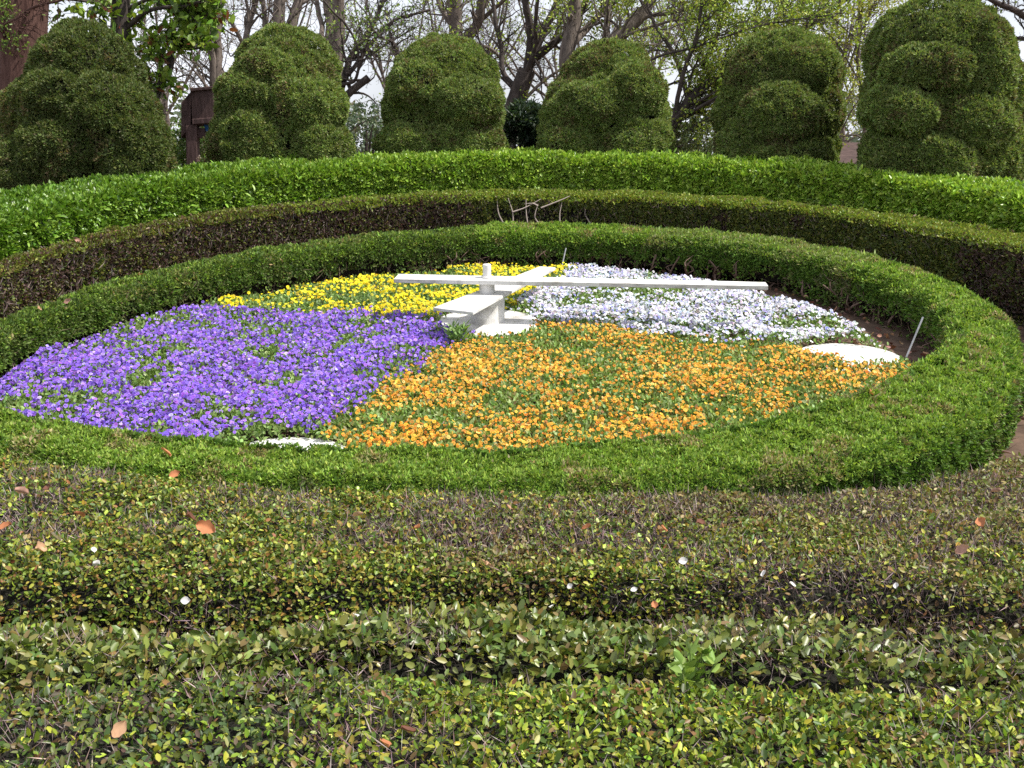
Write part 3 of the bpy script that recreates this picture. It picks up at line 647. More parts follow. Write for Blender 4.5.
topiary(13.9, [(443, 78, 53, 46, 0.0), (444, 106, 60, 50, 0.0), (442, 150, 64, 52, 0.0), (464, 98, 38, 25, -0.2), (418, 82, 30, 24, -0.05), (414, 142, 36, 24, -0.15), (456, 140, 46, 27, -0.12), (445, 190, 62, 50, 0.1)], 'rounded topiary bush with a bulging middle roll, directly behind the clock post', 0.05, 0.03, 23)
topiary(14.0, [(607, 86, 46, 48, 0.0), (606, 112, 64, 56, 0.0), (606, 150, 66, 54, 0.0), (632, 92, 32, 34, -0.08), (592, 104, 40, 26, -0.16), (570, 140, 32, 30, -0.12), (630, 138, 38, 36, -0.15), (605, 190, 66, 50, 0.1)], 'smooth beehive-shaped topiary bush with diagonal folds, behind the white violas', 0.0, 0.0, 33)
topiary(13.3, [(782, 74, 58, 46, 0.0), (778, 106, 64, 54, 0.05), (776, 148, 62, 46, 0.0), (779, 112, 39, 34, -0.3), (782, 152, 42, 22, -0.25), (742, 140, 24, 26, -0.05), (800, 62, 34, 26, -0.03), (778, 195, 55, 45, 0.15)], 'topiary bush with a round ball bulging from the middle of its front', 0.06, 0.0, 43)
topiary(11.9, [(936, 50, 70, 56, 0.0), (940, 92, 78, 60, 0.0), (940, 148, 80, 62, 0.0), (984, 64, 28, 46, -0.02), (900, 106, 40, 28, -0.12), (962, 122, 50, 40, -0.15), (930, 66, 46, 28, -0.1), (936, 158, 44, 34, -0.22), (890, 160, 30, 34, -0.05), (1004, 140, 26, 56, 0.05), (940, 205, 80, 52, 0.05)], 'largest topiary bush at the far right, its top reaching the upper edge', 0.03, 0.0, 53)

# ------------------------------------------------------------------ trees behind
def tree(name, Yd, limbs, label, mat, twig_n=5, leaf=None, seed=0, sub=(0.9, 0.5), group=None, up=0.35, side=(0, 0), jitter=0.22, fine=1.0, base=None, thick=0.85):
    """limbs: list of (pixel polyline, start radius, end radius); sub-branches and twigs grow off them"""
    rg = np.random.default_rng(seed)
    L0 = [( [at(px, py, Yd + dy) for (px, py, dy) in pts], ra, rb) for (pts, ra, rb) in limbs]
    p0 = L0[0][0][0]; zg = float(gz(0, Yd))
    root = empty(name, (p0[0], Yd, zg), label, 'tree', group)
    T1, T2, T3 = [], [], []; tips = []
    for li, (pts, ra, rb) in enumerate(L0):
        if li == 0 and pts[0][2] > zg: pts = [np.array([pts[0][0] - 0.05, pts[0][1], zg - 0.1])] + pts
        q = spline(pts, max(10, 5 * len(pts))); q = q + (fbm(q, 2.0, seed) - 0.5)[:, None] * 0.12
        rr = np.linspace(ra, rb, len(q)) * thick; T1.append(tube(q, rr, 9))
        Lt = np.linalg.norm(np.diff(q, axis=0), axis=1).sum()
        nb = int(Lt * twig_n)
        for b in range(nb):
            t = rg.uniform(0.25, 1.0); i_ = min(int(t * (len(q) - 1)), len(q) - 2); o_ = q[i_]; dr = q[i_ + 1] - q[i_]; dr /= np.linalg.norm(dr) + 1e-9
            if o_[2] < -0.3: continue
            d = dr * 0.6 + rg.normal(size=3) * np.array([0.8, 0.6, 0.5]) + np.array([side[0], 0, up + side[1]]); d /= np.linalg.norm(d)
            Lb = rg.uniform(0.5, 1.3) * sub[0] * (1.2 - 0.5 * t) ; r0 = min(rr[i_] * 0.45, 0.035) ; seg = 7; p = [o_]
            for k in range(seg):
                d = d + rg.normal(size=3) * jitter + np.array([0, 0, 0.03]); d /= np.linalg.norm(d); p.append(p[-1] + d * Lb / seg)
            p = np.array(p); T2.append(tube(p, np.linspace(r0, 0.005, len(p)), 5))
            for c_ in range(int(rg.integers(3, 7) * fine)):
                j_ = rg.integers(2, seg + 1); d2 = d + rg.normal(size=3) * 0.8 + np.array([side[0] * .5, 0, 0.1]); d2 /= np.linalg.norm(d2); L2 = rg.uniform(0.4, 1.0) * sub[1]; pp = [p[j_]]
                for k in range(5): 
                    d2 = d2 + rg.normal(size=3) * jitter * 1.1; d2 /= np.linalg.norm(d2); pp.append(pp[-1] + d2 * L2 / 5)
                pp = np.array(pp); T3.append(tube(pp, np.linspace(0.006, 0.0028, 6), 3)); tips.append(pp[2:]);
                for e_ in range(2):
                    s0 = pp[rg.integers(1, 5)]; d3 = d2 + rg.normal(size=3) * 0.8; d3 /= np.linalg.norm(d3); p3 = np.array([s0, s0 + d3 * L2 * 0.2 + rg.normal(size=3) * 0.01, s0 + d3 * L2 * 0.4 + rg.normal(size=3) * 0.02]); T3.append(tube(p3, [0.004, 0.003, 0.002], 3)); tips.append(p3[1:])
    V, F = tubes_merge(T1); mesh_obj('trunk', V, F, mat, root, smooth=True)
    if T2: V, F = tubes_merge(T2 + T3); mesh_obj('branches', V, F, mat, root, smooth=True)
    if leaf and tips:
        per, Ll, Wl, pal, wts, spread = leaf[:6]
        TP = np.concatenate(tips); TP = TP[rng.integers(0, len(TP), int(len(TP) * per * 0.3))]
        TP = TP[fbm(TP, 1.1, seed + 4) > (leaf[6] if len(leaf) > 6 else 0.0)]; n = len(TP)
        P = TP + rng.normal(size=(n, 3)) * spread
        D = rng.normal(size=(n, 3)) + np.array([0, 0, -0.1])
        V, F, C = leaves(P, D, Ll * rng.uniform(0.6, 1.3, n), Wl * rng.uniform(0.6, 1.3, n), pick(n, pal, wts, 0.18), 0.15)
        mesh_obj('crown', V, F, M_leaf, root, C)
    return root
YG = [(0.30, 0.38, 0.05), (0.22, 0.32, 0.045), (0.38, 0.42, 0.09), (0.14, 0.22, 0.04)]
DG = [(0.06, 0.10, 0.03), (0.10, 0.15, 0.04), (0.14, 0.18, 0.05)]
def Lp(*p, dy=0.0, ddy=0.0):
    n = len(p); return [(a, b, dy + ddy * k / max(1, n - 1)) for k, (a, b) in enumerate(p)]
G = 'trees behind the topiary bushes'
tree('tree', 20, [(Lp((503, 165), (509, 130), (518, 95), (527, 70)), 0.26, 0.2), (Lp((527, 72), (530, 30), (524, -20), (520, -70), ddy=-.5), 0.11, 0.05), (Lp((528, 66), (542, 35), (556, 5), (575, -50), ddy=.6), 0.12, 0.06),
    (Lp((519, 92), (503, 72), (500, 40), (494, 5), (484, -60), ddy=.4), 0.07, 0.035), (Lp((530, 62), (548, 48), (575, 22), (598, -25), ddy=-.4), 0.10, 0.05), (Lp((514, 112), (540, 84), (566, 66), (600, 50), ddy=.8), 0.045, 0.02), (Lp((524, 80), (533, 50), (536, 10), (545, -40), ddy=-1), 0.07, 0.03), (Lp((519, 95), (495, 70), (478, 40), (470, 10), ddy=-.5), 0.035, 0.015)],
    'forked dark-trunked tree in the gap between the third and fourth topiary from the left', M_barkd, 4, (3.0, 0.06, 0.035, YG, [3, 3, 2, 1], 0.04, 0.46), 1, group=G)
tree('tree', 18.5, [(Lp((575, 165), (572, 110), (566, 60), (572, 20), (578, -60)), 0.24, 0.12), (Lp((572, 70), (596, 50), (622, 34), (645, 10), (668, -40)), 0.17, 0.10), (Lp((606, 44), (608, 15), (600, -30), ddy=.6), 0.08, 0.05), (Lp((570, 45), (585, 30), (600, 15), (628, -10), ddy=1), 0.10, 0.05), (Lp((640, 18), (700, 5), (760, -12), ddy=-1), 0.05, 0.02), (Lp((618, 38), (670, 22), (730, 18), ddy=-1.5), 0.04, 0.012), (Lp((590, 55), (640, 45), (690, 40), ddy=1.5), 0.03, 0.01)],
    'tree with a thick brown limb slanting right above the fourth topiary', M_bark, 5, (7.0, 0.06, 0.035, YG, [4, 3, 2, 1], 0.05, 0.42), 2, group=G, side=(0.3, 0))
tree('tree', 17, [(Lp((648, 190), (668, 140), (684, 108), (700, 88), (735, 68), (800, 30), (860, -10)), 0.13, 0.04), (Lp((672, 122), (684, 72), (698, 30), (704, -30), ddy=-.6), 0.05, 0.025), (Lp((704, 64), (718, 30), (716, 5), (706, -30), ddy=.4), 0.05, 0.03), (Lp((665, 128), (700, 108), (740, 84), (790, 70), ddy=.5), 0.06, 0.02), (Lp((680, 118), (720, 96), (755, 92), ddy=-1), 0.04, 0.012), (Lp((668, 140), (700, 125), (730, 112), ddy=1), 0.03, 0.01), (Lp((700, 90), (760, 40), (800, -20), ddy=1), 0.05, 0.02), (Lp((690, 100), (676, 60), (650, 10), (640, -30), ddy=.8), 0.05, 0.02), (Lp((650, 60), (700, 45), (770, 25), (840, 15), ddy=-1), 0.025, 0.01), (Lp((655, 90), (700, 72), (760, 50), ddy=1.3), 0.025, 0.01), (Lp((820, 20), (845, 60), (860, 85), ddy=0), 0.02, 0.008)],
    'airy tree with fresh yellow-green leaves fanning out between the fourth and fifth topiary', M_barkd, 6.5, (12, 0.055, 0.03, YG, [5, 3, 3, 1], 0.05, 0.36), 3, group=G, side=(0.5, 0.0), jitter=0.12, sub=(1.0, 0.6))
tree('tree', 21, [(Lp((455, 165), (458, 90), (455, 30), (458, -60)), 0.22, 0.2), (Lp((458, 45), (478, 20), (488, -50), ddy=-.5), 0.16, 0.12), (Lp((457, 35), (440, 5), (430, -50), ddy=.6), 0.08, 0.05), (Lp((466, 40), (500, 55), (520, 85), ddy=.4), 0.06, 0.03), (Lp((470, 30), (510, -5), (540, -30), ddy=-1), 0.07, 0.03)],
    'grey-brown multi-trunked tree above the third topiary from the left', M_bark, 4, (2.6, 0.06, 0.035, YG + [], [2, 3, 1, 3], 0.05, 0.45), 4, group=G, thick=0.7)
tree('tree', 18, [(Lp((318, 190), (332, 130), (343, 100), (368, 78)), 0.085, 0.075), (Lp((328, 140), (346, 70), (352, 55), (372, 26), (392, -20), ddy=.3), 0.08, 0.035), (Lp((335, 90), (358, 62), (376, 38), (398, 18), (430, 10), ddy=.5), 0.05, 0.025), (Lp((340, 85), (355, 80), (357, 55), (343, 20), (325, 0), ddy=-.6), 0.035, 0.02), (Lp((403, 60), (392, 42), (370, 36), ddy=-.3), 0.06, 0.02), (Lp((404, 80), (396, 50), (385, 10), ddy=.8), 0.045, 0.02), (Lp((342, 62), (370, 60), (400, 64), ddy=-1), 0.02, 0.008), (Lp((345, 75), (380, 48), (420, 25), ddy=1), 0.03, 0.012)],
    'dark crooked tree with a sawn-off slanting limb between the second and third topiary', M_barkd, 5, (2.6, 0.055, 0.032, [(0.16, 0.24, 0.05), (0.24, 0.32, 0.07), (0.10, 0.16, 0.04)], [1, 1, 1], 0.05, 0.44), 5, group=G)
tree('tree', 22, [(Lp((340, 165), (337, 80), (338, 20), (345, -60)), 0.17, 0.15), (Lp((330, 60), (332, 20), (326, -60), ddy=1), 0.2, 0.17), (Lp((322, 50), (318, 0), (312, -50), ddy=2), 0.07, 0.05)],
    'straight grey trunks rising right behind the second topiary', M_bark, 3, (2.0, 0.06, 0.035, DG, [1, 1, 1], 0.05, 0.45), 6, group=G)
tree('tree', 19, [(Lp((281, 165), (280, 80), (279, 20), (280, -60)), 0.14, 0.12), (Lp((288, 35), (298, 5), (310, -50), ddy=.3), 0.12, 0.09), (Lp((268, 45), (263, 10), (262, -50), ddy=.5), 0.06, 0.045), (Lp((247, 60), (248, 25), (256, -5), (258, -50), ddy=.6), 0.07, 0.05), (Lp((246, 50), (238, 30), (222, 14), (203, -10), ddy=-.5), 0.05, 0.03), (Lp((248, 22), (243, -10), (230, -40)), 0.03, 0.02), (Lp((245, 38), (232, 55), (228, 30), ddy=.4), 0.02, 0.01)],
    'tree with several upright stems above the second topiary from the left', M_bark, 5, (0.8, 0.055, 0.032, DG, [1, 1, 2], 0.05, 0.5), 7, group=G, up=0.5)
tree('tree', 17, [(Lp((213, 178), (214, 120), (211, 60), (205, -10), (200, -50)), 0.085, 0.06), (Lp((215, 120), (217, 60), (220, 0), (224, -50), ddy=.2), 0.085, 0.06), (Lp((207, 92), (198, 66), (180, 55), (165, 40), ddy=-.5), 0.02, 0.008), (Lp((207, 96), (190, 75), (168, 80), (150, 70), ddy=.5), 0.02, 0.008), (Lp((163, 116), (180, 95), (196, 85), ddy=.7), 0.015, 0.008)],
    'pale slender twin-trunked tree behind the wooden box on its post', M_bark, 7, (0.8, 0.045, 0.026, DG, [1, 1, 2], 0.05, 0.48), 8, group=G, sub=(0.85, 0.45))
tree('tree', 14.6, [(Lp((128, 190), (124, 100), (122, 30), (118, -50)), 0.17, 0.15), (Lp((150, 130), (158, 90), (168, 72), (172, 50), (182, 40), (178, 20), (160, -20), ddy=.5), 0.055, 0.06), (Lp((124, 30), (150, 10), (185, 5), (200, 2), ddy=-.6), 0.04, 0.02), (Lp((123, 20), (100, 5), (60, -5), ddy=-.8), 0.04, 0.02), (Lp((123, 10), (170, -8), (200, -2), ddy=-.3), 0.03, 0.02)],
    'dark tree with large drooping green leaves above and behind the leftmost topiary', M_barkd, 5, (6.0, 0.13, 0.065, [(0.13, 0.22, 0.03), (0.22, 0.33, 0.04), (0.16, 0.06, 0.03), (0.07, 0.12, 0.025)], [3, 3, 0.6, 2], 0.07, 0.42), 9, group=G, up=-0.3, sub=(0.5, 0.25))
tree('tree', 13.6, [(Lp((20, 200), (21, 100), (22, 20), (22, -60)), 0.40, 0.36), (Lp((10, 30), (-20, 10), (-60, 5), ddy=-.5), 0.04, 0.02), (Lp((14, 20), (40, 5), (90, -5), ddy=-.9), 0.03, 0.01), (Lp((14, 60), (0, 30), (30, 12), ddy=-.9), 0.02, 0.01)],
    'massive reddish-brown trunk at the far left edge', M_barkr, 8, (9.0, 0.05, 0.022, [(0.12, 0.2, 0.03), (0.18, 0.27, 0.04), (0.08, 0.13, 0.03)], [1, 1, 1], 0.05, 0.40), 10, group=G, sub=(0.5, 0.3))
tree('tree', 19, [(Lp((868, 190), (864, 120), (858, 60), (860, 10), (864, -50)), 0.05, 0.035), (Lp((848, 70), (862, 30), (880, -10), ddy=-.5), 0.03, 0.015), (Lp((846, 60), (825, 30), (800, 0), ddy=.5), 0.03, 0.015), (Lp((842, 130), (852, 110), (862, 95), ddy=-.4), 0.02, 0.008), (Lp((848, 90), (838, 60), (830, 20), ddy=.2), 0.02, 0.008)],
    'slim tree with pale yellow new leaves between the fifth and sixth topiary', M_bark, 7, (8.0, 0.05, 0.03, [(0.42, 0.42, 0.08), (0.32, 0.36, 0.06), (0.24, 0.3, 0.06)], [2, 2, 1], 0.06, 0.42), 12, group=G, up=0.3, sub=(0.8, 0.45))
tree('tree', 16, [(Lp((1085, 190), (1080, 90), (1060, 40), (1050, -40)), 0.14, 0.1), (Lp((1062, 45), (1030, 20), (1000, 4), (975, -12), ddy=-.3), 0.055, 0.04), (Lp((1080, 60), (1040, 42), (1005, 41), (990, 40), ddy=.2), 0.04, 0.025), (Lp((1078, 110), (1030, 96), (1000, 92), ddy=.2), 0.02, 0.01), (Lp((1045, 30), (1018, -10), (1005, -40), ddy=.3), 0.03, 0.02)],
    'dark bare-branched tree reaching in from the right edge behind the largest topiary', M_barkd, 6, (0.8, 0.05, 0.03, YG, [1, 1, 1, 2], 0.05, 0.5), 13, group=G)
# finer, farther bare trees that fill the sky with a haze of twigs
for k, (px, Yd, spr) in enumerate(((165, 27, 60), (390, 29, 70), (470, 27, 60), (560, 30, 70), (740, 29, 80), (840, 30, 50), (250, 30, 70), (640, 26, 60))):
    lb = []
    rg = np.random.default_rng(40 + k); zt = at(px, 150, Yd)
    for q_ in range(7):
        ex = px + rg.uniform(-1, 1) * spr; lb.append((Lp((px + (q_ == 0) * 0, 120 - q_ * 4), (px + (ex - px) * 0.5 + rg.normal() * 6, 70 + rg.normal() * 6), (ex, 20 + rg.normal() * 10), (ex + (ex - px) * 0.3, -50), ddy=rg.uniform(-1, 1)), 0.07, 0.025))
    lb.insert(0, (Lp((px, 165), (px + 3, 140), (px, 110)), 0.16, 0.12))
    names_ = ['in the gap behind the wooden box', 'in the gap right of the second topiary', 'above the third topiary', 'behind the forked dark-trunked tree', 'in the gap left of the fifth topiary', 'in the narrow gap left of the largest topiary', 'above the second topiary', 'above the fourth topiary']
    tree('tree', Yd, lb, 'distant thin twiggy tree seen ' + names_[k], M_bark, 2.6, (1.1, 0.06, 0.035, DG + YG[:1], [1, 1, 1, 1], 0.08, 0.45) if k not in (4,) else (6, 0.07, 0.04, YG, [3, 3, 2, 1], 0.08, 0.4), 60 + k, group='distant twiggy trees', sub=(1.5, 0.8), fine=1.3, thick=0.6)

# background shrubs and a distant belt of foliage
def shrub(px, py, Yd, rx, ry, label, pal, n, L, W, mat=M_leaf):
    c = at(px, py, Yd); z0 = float(gz(0, Yd)); root = empty('shrub', (c[0], c[1], z0), label, 'shrub', 'shrubs behind the topiary bushes')
    U = unit(rng.normal(size=(n, 3))) * (rng.random((n, 1)) ** 0.35)
    P = c + U * np.array([rx, rx * 0.8, ry]); P += (fbm(P, 2, 77)[:, None] - 0.5) * 0.5; P = P[(fbm(P, 2.2, 78) > 0.36) & (P[:, 2] > z0)]; n = len(P)
    V, F, C = leaves(P, rng.normal(size=(n, 3)) + np.array([0, 0, .4]), L * rng.uniform(.6, 1.3, n), W * rng.uniform(.6, 1.3, n), pick(n, pal, [1] * len(pal), 0.2), 0.2); mesh_obj('foliage', V, F, mat, root, C)
    st = []
    for k in range(7):
        e = c + unit(rng.normal(size=(1, 3)))[0] * np.array([rx, rx * .5, ry]) * 0.6; st.append(tube(spline([(c[0] + rng.normal() * .05, c[1], z0 - .05), (c + e) / 2 - np.array([0, 0, ry * .4]), e], 8), np.linspace(0.03, 0.008, 8), 5))
    V, F = tubes_merge(st); mesh_obj('stems', V, F, M_barkd, root)
shrub(522, 134, 14.7, 0.36, 0.42, 'dark green shrub between the third and fourth topiary', [(0.02, 0.04, 0.022), (0.035, 0.06, 0.03), (0.05, 0.08, 0.04)], 3500, 0.10, 0.03, M_leaf)
shrub(365, 138, 17, 0.55, 0.6, 'grey-green shrub between the second and third topiary', [(0.08, 0.12, 0.07), (0.12, 0.16, 0.09), (0.06, 0.09, 0.05)], 1600, 0.06, 0.03)
shrub(690, 148, 17, 0.65, 0.55, 'olive shrub between the fourth and fifth topiary', [(0.13, 0.17, 0.06), (0.2, 0.24, 0.09), (0.08, 0.11, 0.04)], 2600, 0.06, 0.03)
shrub(188, 150, 15.4, 0.42, 0.42, 'light green shrub at the foot of the wooden box post', [(0.12, 0.22, 0.04), (0.2, 0.3, 0.07), (0.07, 0.12, 0.03)], 2400, 0.06, 0.03)
shrub(218, 158, 14.2, 0.22, 0.35, 'small pinkish-green shrub between the post and the second topiary', [(0.12, 0.15, 0.05), (0.2, 0.14, 0.1), (0.07, 0.1, 0.03)], 900, 0.05, 0.025)
n = 26000; th = rng.uniform(R(35), R(145), n); rr = rng.uniform(46, 70, n); hgt = rng.random(n) ** 1.5 * (1.6 + 3.4 * fbm(np.c_[th * 9, th * 0, th * 0], 1, 3))
P = np.c_[rr * np.cos(th), rr * np.sin(th), -1.0 + hgt]
V, F, C = leaves(P, rng.normal(size=(n, 3)), rng.uniform(0.25, 0.55, n), rng.uniform(0.15, 0.3, n), pick(n, [(0.10, 0.13, 0.08), (0.14, 0.17, 0.11), (0.07, 0.10, 0.06), (0.15, 0.13, 0.11)], [2, 2, 2, 1]), 0.2)
o = mesh_obj('distant_woodland', V, F, M_leaf, None, C); tagd(o, 'low far-off belt of grey-green woodland behind the trees', 'woodland', kind='stuff')

# ------------------------------------------------------------------ wooden box on post, beam, hut
Yb = 14.9
sb = empty('wooden_box', (at(195, 170, Yb)[0], Yb, float(gz(0, Yb))), 'dark reddish wooden box on a square post, left of the second topiary', 'box')
def px_prism(pts, Yd, th, name, mat, parent, skew=0.0):
    n = len(pts); A = [at(a, b, Yd) for a, b in pts]; B = [p + np.array([skew, th, 0]) for p in A]
    V = np.array(A + B); F = [tuple(range(n)), tuple(range(n, 2 * n))[::-1]] + [(i_, n + i_, n + (i_ + 1) % n, (i_ + 1) % n) for i_ in range(n)]
    return bevel(mesh_obj(name, V, F, mat, parent), 0.008)
px_prism([(191, 90), (213, 88), (216, 123), (192, 126)], Yb, 0.45, 'front_panel', M_wood, sb)
px_prism([(191, 91), (190.6, 126), (181, 138), (181, 103)], Yb + 0.01, 0.42, 'side_panel', M_wood, sb)
px_prism([(190, 88), (214, 86), (215, 89), (190, 91.5)], Yb - 0.05, 0.55, 'lid', M_wood, sb)
px_prism([(192, 119), (217, 117), (217, 122.5), (192, 124.5)], Yb - 0.045, 0.04, 'rail', M_wood, sb)
px_prism([(196, 128), (205, 128), (206, 139), (197, 138)], Yb + 0.05, 0.2, 'bracket', M_wood, sb)
px_prism([(203, 124), (208, 124), (209, 131), (206, 132)], Yb + 0.02, 0.1, 'blue_cloth', M_blue, sb)
px_prism([(185.5, 126), (196.5, 124), (197.5, 200), (187, 200)], Yb - 0.02, 0.16, 'post', M_wood, sb)
fb = empty('wooden_rail', (at(10, 120, 12.9)[0], 12.9, float(gz(0, 12.9))), 'dark wooden rail at the left edge beside the leftmost topiary', 'fence')
px_prism([(-60, 119), (42, 119), (42, 126), (-60, 126)], 12.9, 0.06, 'rail', M_wood, fb)
px_prism([(-60, 106), (20, 108), (20, 113), (-60, 113)], 12.93, 0.05, 'rail', M_wood, fb)
px_prism([(-30, 100), (-20, 100), (-20, 200), (-30, 200)], 12.98, 0.1, 'post', M_wood, fb)
Yh = 24
hut = empty('hut', (at(846, 170, Yh)[0], Yh, float(gz(0, Yh))), 'low hut with a reddish-brown roof in the gap left of the largest topiary', 'hut')
x0 = at(815, 142, Yh)[0]; x1 = at(885, 142, Yh)[0]; zt = at(845, 142, Yh)[2]; zb = at(845, 164, Yh)[2]
V = np.array([(x0, Yh, zb), (x1, Yh, zb), (x1, Yh + 1.4, zt), (x0, Yh + 1.4, zt), (x0, Yh, zb - .06), (x1, Yh, zb - .06), (x1, Yh + 1.4, zt - .06), (x0, Yh + 1.4, zt - .06), (x0, Yh + 2.8, zb), (x1, Yh + 2.8, zb), (x0, Yh + 2.8, zb - .06), (x1, Yh + 2.8, zb - .06)])
F = [(0, 1, 2, 3), (4, 7, 6, 5), (0, 4, 5, 1), (3, 2, 9, 8), (7, 10, 11, 6), (8, 9, 11, 10), (0, 3, 7, 4), (1, 5, 6, 2), (3, 8, 10, 7), (2, 6, 11, 9)]
mesh_obj('roof', V, F, M_roof, hut)
V, F = box(x0 + .15, x1 - .15, Yh + .3, Yh + 2.5, float(gz(0, Yh)) - .02, zb + 0.02); mesh_obj('wall', V, F, M_wood, hut)

# ------------------------------------------------------------------ fallen leaves and petals
def curled(size, kind):
    """a small curled leaf, centred at the origin"""
    V, F = [], []; nu, nv = 7, 5; ph = random.uniform(0, 6)
    for i_ in range(nu):
        t = i_ / (nu - 1); wd = math.sin(math.pi * min(1, t * 0.93 + 0.04)) ** 0.8 * (0.42 if kind == 'leaf' else 0.5)
        for j_ in range(nv):
            s = (j_ / (nv - 1) - 0.5) * 2; rag = 1 + (0.16 * math.sin(7 * t * 3.1 + ph) if kind == 'leaf' else 0)
            V.append(((t - 0.5) * size, s * wd * rag * size * 0.85, (abs(s) ** 1.5 * 0.17 + 0.16 * (t - 0.5) ** 2 * math.cos(ph) + 0.03 * math.sin(5 * s + ph)) * size))
    for i_ in range(nu - 1):
        for j_ in range(nv - 1):
            a = i_ * nv + j_; F.append((a, a + nv, a + nv + 1, a + 1))
    return V, F
def litter(px, py, size, colr, kind, label, zplane, grp, rot):
    r = at(px, py, 1.0); k = None
    if callable(zplane):
        Yv = float(zplane(0.0)) / (r[2] - SL)
    else: Yv = zplane / r[2]
    p = r * Yv; V, F = curled(size, kind)
    if not callable(zplane): p = p * (AZ_T + 0.035 + float(az_tilt(p[0], p[1]))) / p[2]
    c = np.tile(colr, (len(V), 1)) * (1 + rng.normal(size=(len(V), 1)) * 0.10)
    me_o = mesh_obj('fallen_leaf' if kind == 'leaf' else 'fallen_petal', V, F, M_dry if kind == 'leaf' else M_petal, None, np.clip(c, 0, .9), smooth=True)
    me_o.location = (p[0], p[1], p[2] + size * 0.1 + 0.012); me_o.rotation_euler = (random.uniform(0.2, 1.0), random.uniform(-.7, .7), rot)
    tagd(me_o, label, 'leaf' if kind == 'leaf' else 'petal', grp)
OR, TA, DB, PK, CR = (0.42, 0.17, 0.08), (0.46, 0.28, 0.17), (0.14, 0.06, 0.04), (0.42, 0.24, 0.19), (0.55, 0.45, 0.33)
GL = 'dry leaves fallen on the foreground hedges'
for k, (px, py, s, c, lb) in enumerate([
    (206, 533, 0.072, OR, 'large orange-brown dry leaf on the flat hedge left of centre'), (190, 522, 0.06, DB, 'dark maroon dry leaf beside the large orange-brown leaf'),
    (180, 534, 0.045, CR, 'pale cream dry leaf just left of the large orange-brown leaf'), (22, 496, 0.055, PK, 'pinkish dry leaf near the left edge just below the ring hedge'),
    (48, 492, 0.045, DB, 'dark brown dry leaf right of the pinkish leaf near the left edge'), (5, 532, 0.055, OR, 'orange-brown dry leaf at the very left edge of the flat hedge'),
    (40, 553, 0.06, TA, 'long tan dry leaf near the left edge, above the row of larger leaves'), (56, 542, 0.045, CR, 'cream dry leaf touching the upper end of the long tan leaf'),
    (80, 519, 0.045, OR, 'small orange dry leaf between the pinkish and the maroon leaves'), (102, 500, 0.04, TA, 'small tan dry leaf high on the left of the flat hedge'),
    (175, 478, 0.045, OR, 'orange dry leaf against the foot of the ring hedge on the left'), (485, 569, 0.055, TA, 'upright tan dry leaf in the middle of the flat hedge'),
    (358, 519, 0.04, TA, 'small tan dry leaf on the flat hedge left of the upright tan leaf'), (418, 532, 0.045, OR, 'orange-tan dry leaf above and left of the upright tan leaf'),
    (587, 532, 0.045, OR, 'rusty dry leaf on the flat hedge right of centre'), (700, 527, 0.045, DB, 'dark rusty dry leaf above the white petals'),
    (663, 533, 0.04, OR, 'thin orange dry leaf between the rusty leaf and the dark rusty leaf'), (996, 495, 0.045, PK, 'pinkish dry leaf at the right end of the flat hedge'),
    (981, 527, 0.055, OR, 'orange-brown dry leaf near the right edge of the flat hedge'), (962, 554, 0.05, PK, 'pale pinkish dry leaf below the orange-brown leaf near the right edge'),
    (120, 735, 0.045, TA, 'tan dry leaf on the nearest hedge at the lower left'), (385, 750, 0.04, OR, 'rusty dry leaf on the nearest hedge near the bottom centre'),
    (408, 737, 0.04, DB, 'brown dry leaf just right of the rusty leaf near the bottom centre'), (655, 610, 0.03, OR, 'tiny orange dry leaf above the green seedling')]):
    litter(px, py, s, c, 'leaf', lb, AZ_T, GL, k * 1.3)
GP = 'white petals fallen on the foreground hedges'
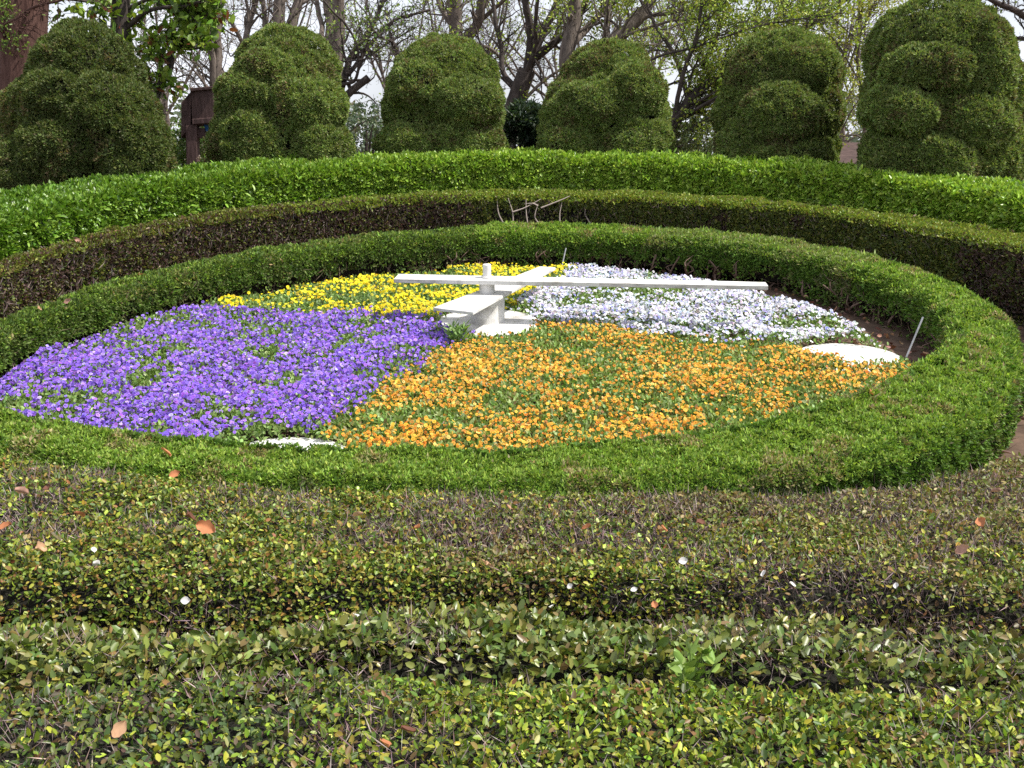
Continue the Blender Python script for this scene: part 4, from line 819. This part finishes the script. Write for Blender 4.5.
for k, (px, py, s, lb) in enumerate([
    (683, 565, 0.036, 'white petal in the middle of the flat hedge, leftmost of the right-hand cluster'), (740, 566, 0.038, 'brightest rounded white petal of the right-hand cluster'),
    (764, 578, 0.034, 'dull white petal between the two bright ones of the right-hand cluster'), (792, 589, 0.03, 'white petal lowest in the right-hand cluster'),
    (923, 572, 0.036, 'white petal nearest the right edge'), (896, 590, 0.026, 'small white petal below and left of the one nearest the right edge'), (634, 594, 0.026, 'small white petal above the green seedling'),
    (94, 554, 0.028, 'small white petal at the left, below the tan leaves'), (97, 568, 0.036, 'larger white petal at the left just below the small one'),
    (186, 605, 0.034, 'greyish white petal above the row of larger leaves at the left'), (356, 620, 0.03, 'small white petal at the front edge of the flat hedge left of centre'),
    (552, 611, 0.028, 'narrow white petal at the front edge of the flat hedge near the centre'), (570, 590, 0.024, 'small white petal right of the upright tan leaf')]):
    litter(px, py, s * 0.85, (0.62, 0.60, 0.59), 'petal', lb, AZ_T, GP, k * 2.1)
GD = 'dry leaves fallen on the curved hedges'
for k, (px, py, c, pl, lb) in enumerate([
    (68, 304, PK, top1, 'pinkish dry leaf on the ring hedge at the left'), (39, 311, TA, top1, 'tan dry leaf on the ring hedge nearest the left edge'), (142, 277, OR, top1, 'orange-brown dry leaf on the ring hedge left of the yellow violas'),
    (160, 270, CR, top1, 'cream dry leaf on the ring hedge just right of the orange-brown one'), (78, 243, PK, top2, 'pinkish dry leaf on top of the middle hedge at the left'), (44, 252, TA, top2, 'tan dry leaf on top of the middle hedge nearest the left edge'),
    (118, 234, TA, top2, 'tan dry leaf on top of the middle hedge, third from the left edge'), (148, 231, CR, top2, 'pale dry leaf on top of the middle hedge below the bright hedge'),
    (870, 396, OR, top1, 'orange-brown dry leaf on the wide right part of the ring hedge'), (166, 456, OR, top1, 'orange dry leaf on the front of the ring hedge at the left')]):
    litter(px, py, 0.06, c, 'leaf', lb, pl, GD, k * 1.7)
# leaf litter on the soil
n = 2600; a = rng.uniform(0, 360, n); r = np.where(rng.random(n) < 0.5, rng.uniform(2.4, 3.3, n), rng.uniform(3.5, 5.0, n))
P = np.c_[CX + r * np.cos(np.radians(a)), CY + r * np.sin(np.radians(a)), np.zeros(n)]; P[:, 2] = gz(P[:, 0], P[:, 1]) + 0.035
V, F, C = leaves(P, rng.normal(size=(n, 3)) * np.array([1, 1, 0.25]), rng.uniform(0.03, 0.08, n), rng.uniform(0.02, 0.04, n), pick(n, [PK, TA, DB, (0.2, 0.12, 0.09)], [1, 1, 2, 2]), 0.3)
tagd(mesh_obj('leaf_litter', V, F, M_dry, None, C), 'dry brown leaf litter on the soil between the hedges', 'leaf litter', kind='stuff')
